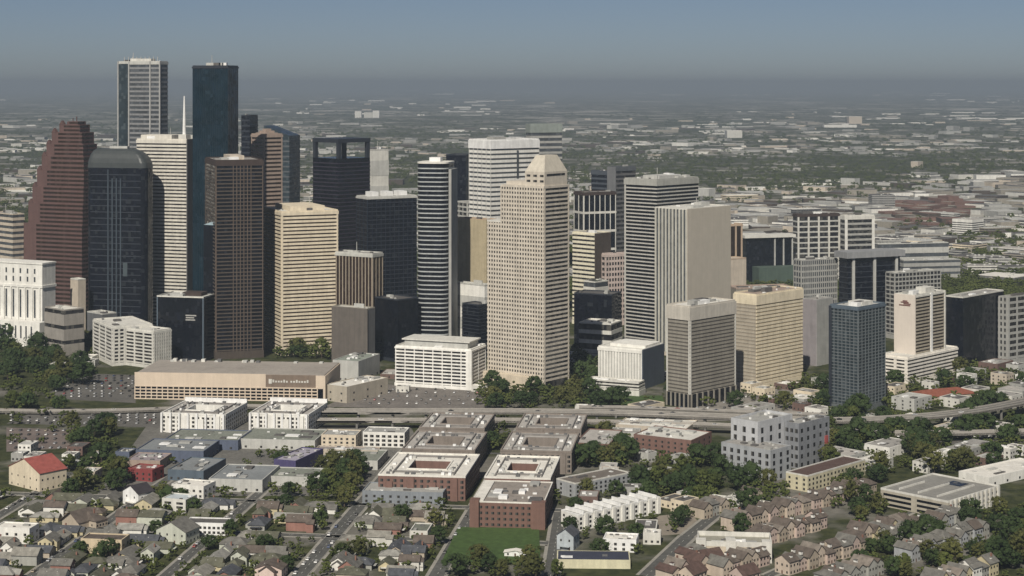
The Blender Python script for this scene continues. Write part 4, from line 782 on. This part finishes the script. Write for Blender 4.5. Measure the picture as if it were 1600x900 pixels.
# ================================================================ trees
def foliage_mat(name, c1, c2):
    m, nt, bs = nodes(name); pos = world_pos(nt); n1 = noise(nt, pos, .035, 2); n2 = noise(nt, pos, .9, 3, .7)
    oi = nt.nodes.new('ShaderNodeObjectInfo')
    f = math_n(nt, 'ADD', math_n(nt, 'MULTIPLY', ramp(nt, n1, .35, .65), .45), math_n(nt, 'MULTIPLY', ramp(nt, n2, .3, .7), .35)); f = math_n(nt, 'ADD', f, math_n(nt, 'MULTIPLY', oi.outputs['Random'], .25))
    nt.links.new(mix_rgb(nt, f, c1, c2), bs.inputs['Base Color']); bs.inputs['Roughness'].default_value = .8; bs.inputs['Specular IOR Level'].default_value = .15; return m
leaf = [foliage_mat('dark_foliage', (.020, .032, .010), (.095, .112, .030)), foliage_mat('olive_foliage', (.030, .036, .012), (.105, .108, .034)), foliage_mat('deep_foliage', (.014, .026, .010), (.050, .074, .024))]
lname = ['dark green', 'olive brown', 'deep green']
bark = M('bark', (.09, .07, .05))
ICO = None
bmx = bmesh.new(); bmesh.ops.create_icosphere(bmx, subdivisions=1, radius=1); ICOV = np.array([v.co[:] for v in bmx.verts]); ICOF = [tuple(v.index for v in f.verts) for f in bmx.faces]; bmx.free()
def crown_mesh(seed, wide, tall, mat, leaves=True, nclump=46):
    r = np.random.default_rng(seed); b = MB(); lob = r.uniform(.65, 1.15, 5); zc = tall * .6
    for k in range(nclump):
        a = r.uniform(0, 2 * math.pi); u = r.uniform(-.75, 1); rad = math.sqrt(max(.05, 1 - u * u)) * lob[int(a / (2 * math.pi) * 5) % 5] * r.uniform(.45, 1.0)
        c = np.array((wide * rad * math.cos(a), wide * rad * math.sin(a), zc + u * tall * .38 * r.uniform(.8, 1.1))); s_ = wide * r.uniform(.14, .30)
        v = ICOV * (1 + r.uniform(-.35, .35, (len(ICOV), 1))) * s_ * np.array((1, 1, .75)) + c; b.add(v.tolist(), ICOF)
    if leaves:
        for k in range(420):
            a = r.uniform(0, 2 * math.pi); u = r.uniform(-.8, 1); rad = math.sqrt(max(.03, 1 - u * u)) * lob[int(a / (2 * math.pi) * 5) % 5] * r.uniform(.8, 1.25)
            c = np.array((wide * rad * math.cos(a), wide * rad * math.sin(a), zc + u * tall * .44)); e = r.normal(size=(3, 3)) * wide * .055
            b.add((c + e).tolist(), [(0, 1, 2)])
    return b.mesh('crown', mat)
def trunk_mesh(wide, tall):
    b = MB(); b.loft([[(r_ * math.cos(a), r_ * math.sin(a), z) for a in [k * math.pi / 3 for k in range(6)]] for r_, z in ((.45, 0), (.3, tall * .3), (.15, tall * .62))])
    for k in range(4):
        a = k * 1.6; dx, dy = math.cos(a) * wide * .55, math.sin(a) * wide * .55
        b.loft([[(.16 * q, 0, tall * .28), (0, .16 * q, tall * .28), (-.16 * q, 0, tall * .28)] if q > .5 else [(dx + .05, dy, tall * .6), (dx, dy + .05, tall * .6), (dx - .05, dy, tall * .6)] for q in (1, 0)])
    return b.mesh('trunk', bark)
PROTO = []
for i in range(9): wd, tl = [(4.2, 9), (5.5, 11), (6.5, 12), (3.2, 8), (5, 13), (7, 12), (4.6, 10), (3.6, 11), (5.8, 10)][i]; PROTO.append((crown_mesh(i, wd, tl, leaf[i % 3]), trunk_mesh(wd, tl), wd, i % 3))
ZONES = [((5, 150, 512, 602), 70, 1.25), ((5, 95, 600, 652), 22, 1.1), ((430, 625, 545, 562), 36, 1.4), ((745, 978, 606, 642), 80, 1), ((888, 938, 545, 602), 24, 1), ((1160, 1300, 592, 646), 34, .9), ((1383, 1600, 575, 642), 80, 1), ((1290, 1600, 648, 742), 110, 1.05), ((898, 990, 690, 732), 24, 1), ((985, 1135, 712, 795), 48, .95),
  ((745, 800, 655, 705), 18, .8), ((108, 180, 672, 705), 16, 1), ((100, 205, 728, 772), 22, 1), ((5, 700, 768, 905), 135, .72), ((486, 562, 736, 800), 34, 1), ((590, 705, 772, 805), 18, .9), ((1335, 1600, 795, 905), 62, .9), ((860, 1000, 770, 870), 18, .8), ((1000, 1240, 770, 850), 24, .75), ((680, 870, 812, 905), 20, .75), ((1300, 1380, 740, 800), 12, .8), ((5, 130, 640, 700), 10, .8), ((1100, 1230, 755, 800), 16, 1), ((200, 500, 700, 770), 10, .8), ((0, 320, 440, 520), 26, 1.1), ((640, 1000, 560, 600), 16, 1), ((1000, 1180, 615, 640), 8, .8)]
rnd = random.Random(3); cand = []
for (x0, x1, y0, y1), n, sz in ZONES:
    tries = 0; ok = 0; n = int(n * 1.7)
    while ok < n and tries < n * 9:
        tries += 1; p = P(rnd.uniform(x0, x1), rnd.uniform(y0, y1)); s_ = sz * rnd.choice((.55, .75, .9, 1.05, 1.2, 1.45)); pi_ = rnd.randrange(9)
        if not is_free(p.x, p.y, PROTO[pi_][2] * s_ * .38): continue
        if any(abs(p.x - c[0]) < 4.5 and abs(p.y - c[1]) < 4.5 for c in cand[-400:]): continue
        cand.append((p.x, p.y, s_, pi_)); ok += 1
cand.sort(key=lambda c: -(PROTO[c[3]][2] * c[2] / c[1]))
inview = [c for c in cand if -10 < pix((c[0], c[1], 5))[0] < 1610]
NT = 290; print('trees', len(cand), 'houses', sum(1 for g_ in GEN if g_[0].name.startswith('house')))
for c in inview[:NT]:
    cm, tm, wd, li = PROTO[c[3]]
    t = thing('tree', None, 'tree', (c[0], c[1], 0), rnd.uniform(0, 6.28), 'trees of the near city'); t.scale = (c[2], c[2], c[2] * rnd.uniform(.9, 1.15)); put('crown', cm, t); put('trunk', tm, t)
    GEN.append((t, f"{'large' if wd * c[2] > 5.6 else 'small' if wd * c[2] < 3.6 else 'middling'} {lname[li]} tree", pix((c[0], c[1], 6))))
# the remaining woods as one mass
LOW = [crown_mesh(50 + i, 5.5, 9, leaf[0], False, 17) for i in range(5)]
LOWD = []
for me in LOW:
    co = np.empty(len(me.vertices) * 3); me.vertices.foreach_get('co', co); co = co.reshape(-1, 3); fi = np.empty(len(me.polygons) * 3, dtype=np.int64); me.loops.foreach_get('vertex_index', fi); LOWD.append((co, fi.reshape(-1, 3)))
wood = [(c[0], c[1], c[2] * PROTO[c[3]][2] / 5.5) for c in inview[NT:]]
r = np.random.default_rng(9)
for k in range(22000):
    y = HY + 40 + (470 - HY - 40) * r.random() ** .75; x = r.uniform(-40, 1650); p = P(x, y)
    if x < 420 and y > 440: continue
    s_ = r.uniform(.7, 1.3)
    if p.y < 4200 and not is_free(p.x, p.y, 3): continue
    if p.y > 3000 and mnoise.noise(Vector((p.x * .0009, p.y * .0006, 3.1))) > r.uniform(-.1, .4): continue
    wood.append((p.x, p.y, s_ * (1 + max(0, p.y - 2500) * .00022)))
V = []; Fc = []; off = 0
for (x, y, s_) in wood:
    co, fi = LOWD[r.integers(5)]; a = r.uniform(0, 6.28); ca, sa = math.cos(a), math.sin(a); zs = s_ if s_ < 1.3 else 1.3
    V.append(np.stack((co[:, 0] * ca * s_ - co[:, 1] * sa * s_ + x, co[:, 0] * sa * s_ + co[:, 1] * ca * s_ + y, co[:, 2] * zs), 1)); Fc.append(fi + off); off += len(co)
V = np.concatenate(V); Fc = np.concatenate(Fc); me = bpy.data.meshes.new('woods'); me.vertices.add(len(V)); me.vertices.foreach_set('co', V.ravel()); me.loops.add(len(Fc) * 3); me.loops.foreach_set('vertex_index', Fc.ravel().astype(np.int32)); me.polygons.add(len(Fc)); me.polygons.foreach_set('loop_start', np.arange(0, len(Fc) * 3, 3, dtype=np.int32)); me.polygons.foreach_set('loop_total', np.full(len(Fc), 3, dtype=np.int32)); me.materials.append(leaf[0]); me.update(); me.validate()
o = put('woods', me); o['kind'] = 'stuff'; o['label'] = 'tree canopy spreading between the far buildings'
# ================================================================ cars
def car_mesh(mat):
    b = MB(); b.loft([rect_ring(-2.2, 2.2, -.9, .9, .3), rect_ring(-2.25, 2.25, -.92, .92, .6), rect_ring(-2.1, 2.15, -.85, .85, .95)]); b.loft([rect_ring(-1.5, 1.1, -.82, .82, .95), rect_ring(-1.1, .6, -.68, .68, 1.42)], 1); b.box(-1.05, .55, -.66, .66, 1.42, 1.48, 0)
    for x in (-1.35, 1.35):
        for s_ in (-.86, .7): b.loft([[(x + .33 * math.cos(a), s_ + q, .33 + .33 * math.sin(a)) for a in [k * math.pi / 4 for k in range(8)]] for q in (0, .18)], 2)
    return b.mesh('parked_car', [mat, g_dark, darkmull])
def paint(n_, c): return M(n_, c, rough=.35, var=.05, spec=.5)
CM = [(car_mesh(paint('paint_' + n_, c)), n_) for n_, c in (('white', (.75, .75, .73)), ('silver', (.42, .43, .44)), ('black', (.02, .02, .022)), ('dark_grey', (.08, .08, .085)), ('red', (.28, .03, .03)), ('blue', (.04, .07, .16)), ('tan', (.35, .3, .22)))]
def lot(x0, x1, y0, y1, rows, per, where, phi=7, fill=.8):
    c0, c1 = P(x0, (y0 + y1) / 2), P(x1, (y0 + y1) / 2); Y0, Y1 = P(x0, y1).y, P(x0, y0).y; a = R(phi)
    for j in range(rows):
        Yc = Y0 + (Y1 - Y0) * (j + .5) / rows
        for i in range(per):
            if rnd.random() > fill: continue
            Xc = (x0 + (x1 - x0) * (i + .5) / per - 800) * Yc / F
            if is_free(Xc, Yc, 2): CARS.append((Xc, Yc, .1, math.pi / 2 - a + rnd.uniform(-.05, .05), where))
lot(80, 211, 586, 622, 9, 22, 'in the lot left of the convention hall'); lot(15, 245, 643, 664, 5, 34, 'in the long lot below the low freeway ramp'); lot(15, 110, 670, 704, 5, 14, 'in the brownish lot behind the church'); lot(1060, 1280, 608, 652, 5, 26, 'in the pale lot by the grey complex', 20, .6); lot(1400, 1590, 672, 708, 5, 24, 'in the lot at the right beyond the garage', 20, .6); lot(560, 750, 606, 634, 5, 26, 'on the plaza before the white mid rise', 7, .5)
for b_, a0_, a1_ in ((-13.2, -200, 20), (-6.8, -200, 60), (67, -180, 60), (-90.3, -200, 0), (-168.3, -200, 0), (-246, -200, 0)):
    for k in range(9): p = G(rnd.uniform(a0_, a1_), b_); CARS.append((p.x, p.y, .14, math.pi / 2 - R(7), 'along a neighbourhood street'))
REST = []; CARS.sort(key=lambda c: c[1]); seen = []
for x, y, z, a, wh in CARS:
    px = pix((x, y, z))
    if not (5 < px[0] < 1595 and px[1] < 900) or any(math.hypot(x - u[0], y - u[1]) < 5 and abs(z - u[2]) < 2 for u in seen[-160:]): continue
    seen.append((x, y, z)); me, nm = rnd.choices(CM, (5, 4, 4, 4, 1, 1, 1))[0]
    if len(seen) > 280: REST.append((x, y, z, a, nm)); continue
    o = put('parked_car' if 'elevated' not in wh else 'driving_car', me, None, (x, y, z), a)
    nm = nm.replace('_', ' '); tag(o, f'{nm} car {wh}', 'car', f'{nm} cars {wh}')
b = MB(); names_ = [n_ for m_, n_ in CM]
for x, y, z, a, nm in REST:
    ca, sa = math.cos(a), math.sin(a); mi = names_.index(nm)
    for (x0, x1, w0, w1, z0, z1, sl, k) in ((-2.2, 2.2, .9, .9, .3, .95, .05, mi), (-1.4, 1.0, .82, .68, .95, 1.42, .4, len(names_))):
        rr_ = [[(x + p_ * ca - q_ * sa, y + p_ * sa + q_ * ca, z + zz) for p_, q_ in ((x0 + e, -ww), (x1 - e, -ww), (x1 - e, ww), (x0 + e, ww))] for zz, ww, e in ((z0, w0, 0), (z1, w1, sl))]; b.loft(rr_, k)
o = b.obj('distant_cars', [paint('paint_' + n_, None) for n_ in names_] + [g_dark]); o['kind'] = 'stuff'; o['label'] = 'farther parked cars filling the lots below downtown'; print('cars', len(seen))
# ================================================================ labels of the generated things
SHORT = [((210, 590), 'convention hall'), ((55, 720), 'red roofed church'), ((290, 835), 'big pale mint house'), ((215, 770), 'tall white gabled house'), ((320, 825), 'long white two storey house'), ((160, 860), 'beige three bay block'), ((25, 840), 'white cubic house at the edge'), ((660, 745), 'west white roofed courtyard block'), ((810, 735), 'east white roofed courtyard block'), ((690, 690), 'west tan roofed courtyard block'), ((840, 690), 'east tan roofed courtyard block'),
 ((790, 790), 'big grey roofed brick block'), ((770, 860), 'green lawn'), ((950, 800), 'white rowhouses'), ((935, 745), 'grey townhouse row'), ((930, 878), 'dark roofed yellow walled shed'), ((1050, 700), 'red brick block by the freeway'), ((1180, 720), 'grey complex'), ((1290, 745), 'cream apartment wing'), ((1470, 780), 'open parking deck'), ((1160, 865), 'beige parapet building'), ((1340, 560), 'lone blue grey glass tower'), ((1440, 575), 'white hotel podium'), ((1470, 615), 'orange tiled hall'),
 ((1100, 560), 'taupe tower'), ((1220, 540), 'cream yellow tower'), ((965, 580), 'white ribbed block'), ((690, 575), 'white mid rise'), ((825, 600), 'tan pyramid tower'), ((205, 545), 'white apartment slabs'), ((40, 480), 'classical white tower'), ((100, 510), 'white roofed hall'), ((370, 730), 'skylight warehouse'), ((225, 730), 'dark red house'), ((520, 780), 'dense street trees'), ((545, 880), 'reddish house'), ((420, 880), 'pink flat fronted house'), ((640, 780), 'dull blue flats'), ((1050, 820), 'pale empty lot'), ((1550, 740), 'white roofed store'), ((1520, 860), 'grey roofed row among trees'), ((100, 610), 'left parking lot'), ((1500, 500), 'black glass office box'), ((1350, 440), 'navy capped tower'), ((1275, 350), 'long dark banded building'), ((1340, 350), 'squarer white framed building'), ((1195, 390), 'dark arena'), ((1080, 330), 'fluted tan tower'), ((1030, 280), 'thin striped tower'), ((850, 200), 'grey banded tower top'), ((785, 225), 'white crowned tower'), ((680, 255), 'round banded tower'), ((530, 220), 'black notched tower'), ((435, 200), 'slanted roof tower'), ((600, 240), 'small pale concrete block'), ((340, 110), 'teal tower'), ((220, 140), 'tallest grey tower'), ((90, 190), 'red granite tower'), ((1550, 300), 'right city edge'), ((1450, 390), 'long white low hall')]
from collections import defaultdict
for i_, (a_, b_) in enumerate(SHORT): SHORT[i_] = (a_, b_.replace('west white roofed courtyard block', 'west white courtyard block').replace('east white roofed courtyard block', 'east white courtyard block').replace('west tan roofed courtyard block', 'west tan courtyard block').replace('east tan roofed courtyard block', 'east tan courtyard block').replace('dark roofed yellow walled shed', 'yellow walled shed').replace('white cubic house at the edge', 'edge white cubic house').replace('big grey roofed brick block', 'big brick block').replace('red brick block by the freeway', 'red brick block').replace('lone blue grey glass tower', 'lone blue glass tower').replace('grey roofed row among trees', 'wooded grey row').replace('long white two storey house', 'long white house').replace('squarer white framed building', 'square white framed block'))
grp = defaultdict(list)
for t, base, px in GEN:
    lm = min(SHORT, key=lambda s_: (s_[0][0] - px[0])**2 + (1.6 * (s_[0][1] - px[1]))**2)[1]
    rel = 'nearest the'
    grp[(base, lm)].append((t, px))
ordw = ['leftmost', 'second from left', 'third from left', 'fourth from left', 'fifth from left', 'sixth from left', 'seventh from left', 'eighth from left', 'ninth from left', 'tenth from left']
for (base, lm), its in grp.items():
    its.sort(key=lambda i: i[1][0])
    core = base if any(k in base for k in (' row', 'cluster')) else f'{base} near the {lm}'
    if len(its) == 1: its[0][0]['label'] = core; continue
    for i, (t, px) in enumerate(its): t['label'] = core + (f', {ordw[i]}' if i < 10 else f', {ordw[len(its) - 1 - i].replace("left", "right") if len(its) - 1 - i < 10 else "middle one"}').replace('rightmost', 'rightmost')
# ================================================================ ground, sky, light, haze
def ground_mat():
    m, nt, b = nodes('city_ground'); pos = world_pos(nt)
    mp = nt.nodes.new('ShaderNodeMapping'); mp.inputs['Rotation'].default_value = (0, 0, R(20)); nt.links.new(pos, mp.inputs['Vector']); pos2 = mp.outputs[0]
    n_f = noise(nt, pos, .09, 4, .7); n_m = noise(nt, pos, .012, 4); n_l = noise(nt, pos, .0012, 5, .65); n_x = noise(nt, pos, .00022, 3)
    green = mix_rgb(nt, ramp(nt, n_f, .35, .65), (.022, .030, .013), (.070, .075, .032))
    paved = mix_rgb(nt, ramp(nt, n_f, .3, .7), (.12, .115, .10), (.20, .19, .165))
    f1 = ramp(nt, math_n(nt, 'ADD', math_n(nt, 'MULTIPLY', n_m, .6), math_n(nt, 'MULTIPLY', n_l, .4)), .50, .58)
    base = mix_rgb(nt, f1, green, paved)
    v = nt.nodes.new('ShaderNodeTexVoronoi'); v.inputs['Scale'].default_value = .011; v.distance = 'CHEBYCHEV'; nt.links.new(pos2, v.inputs['Vector'])
    sc_ = nt.nodes.new('ShaderNodeSeparateColor'); nt.links.new(v.outputs['Color'], sc_.inputs[0])
    pick = math_n(nt, 'MULTIPLY', math_n(nt, 'GREATER_THAN', sc_.outputs[0], .80), ramp(nt, n_l, .42, .55))
    sep = nt.nodes.new('ShaderNodeSeparateXYZ'); nt.links.new(world_pos(nt), sep.inputs[0])
    farf = ramp(nt, sep.outputs[1], 2400, 3200)
    lot = mix_rgb(nt, sc_.outputs[1], (.22, .20, .18), (.55, .53, .48))
    base = mix_rgb(nt, math_n(nt, 'MULTIPLY', pick, farf), base, lot)
    v2 = nt.nodes.new('ShaderNodeTexVoronoi'); v2.inputs['Scale'].default_value = .0022; v2.distance = 'CHEBYCHEV'; nt.links.new(pos2, v2.inputs['Vector'])
    s2 = nt.nodes.new('ShaderNodeSeparateColor'); nt.links.new(v2.outputs['Color'], s2.inputs[0])
    pick2 = math_n(nt, 'MULTIPLY', math_n(nt, 'GREATER_THAN', s2.outputs[0], .84), ramp(nt, n_x, .45, .6))
    base = mix_rgb(nt, math_n(nt, 'MULTIPLY', pick2, ramp(nt, sep.outputs[1], 6000, 12000)), base, (.42, .40, .36))
    nt.links.new(base, b.inputs['Base Color']); b.inputs['Roughness'].default_value = .95; b.inputs['Specular IOR Level'].default_value = .1
    return m
g = MB(); BIG = 160000
g.add([(-BIG, -4000, 0), (BIG, -4000, 0), (BIG, BIG, 0), (-BIG, BIG, 0)], [(0, 1, 2, 3)])
go = g.obj('ground', ground_mat()); go['kind'] = 'structure'
w_ = bpy.data.worlds.new('World'); S.world = w_; w_.use_nodes = True; nt = w_.node_tree
sky = nt.nodes.new('ShaderNodeTexSky'); sky.sky_type = 'NISHITA'; sky.sun_disc = False
SUN_EL, SUN_AZ = 43.0, -14.0       # azimuth from straight behind the camera, towards the left
sx, sy = math.sin(R(SUN_AZ)), -math.cos(R(SUN_AZ))
sky.sun_elevation = R(SUN_EL); sky.sun_rotation = math.atan2(sx, sy); sky.altitude = 0; sky.air_density = .5; sky.dust_density = SKY_DUST; sky.ozone_density = 4.0
bg = nt.nodes['Background']; bg.inputs['Strength'].default_value = SKY_STR; nt.links.new(mix_rgb(nt, 1.0, sky.outputs[0], SKY_TINT, 'MULTIPLY'), bg.inputs['Color'])
ld = bpy.data.lights.new('sun', 'SUN'); ld.energy = SUN_E; ld.angle = R(.6); ld.color = (1, .93, .82); lo = bpy.data.objects.new('sun', ld); COL.objects.link(lo)
lo.location = (0, 0, 900)
lo.rotation_euler = Vector((sx * math.cos(R(SUN_EL)), sy * math.cos(R(SUN_EL)), math.sin(R(SUN_EL)))).to_track_quat('Z', 'Y').to_euler()
hz = MB(); hz.box(-BIG - 500, BIG + 500, -4500, BIG + 500, -1, 345)
m = bpy.data.materials.new('haze_air'); m.use_nodes = True; nt = m.node_tree; nt.nodes.clear(); o = nt.nodes.new('ShaderNodeOutputMaterial'); pv = nt.nodes.new('ShaderNodeVolumePrincipled')
pv.inputs['Density'].default_value = HAZE; pv.inputs['Color'].default_value = HAZE_C; pv.inputs['Anisotropy'].default_value = 0.0
nt.links.new(pv.outputs[0], o.inputs['Volume'])
ho = hz.obj('haze', m); ho['kind'] = 'stuff'; ho['label'] = 'pale blue grey haze over the far city'
S.view_settings.view_transform = 'Standard'; S.view_settings.look = 'None'; S.view_settings.gamma = 1; S.view_settings.exposure = EXPO
try: S.cycles.volume_step_rate = 10; S.cycles.volume_bounces = 1
except Exception: pass
S.cycles.max_bounces = 5; S.cycles.diffuse_bounces = 2; S.cycles.glossy_bounces = 2
S.cycles.use_denoising = True
print('objects', len(bpy.data.objects))

for o_ in bpy.data.objects:
    l_ = o_.get('label')
    if l_ and len(l_.replace('-', ' ').split()) > 16: print('LONG', o_.name, l_)
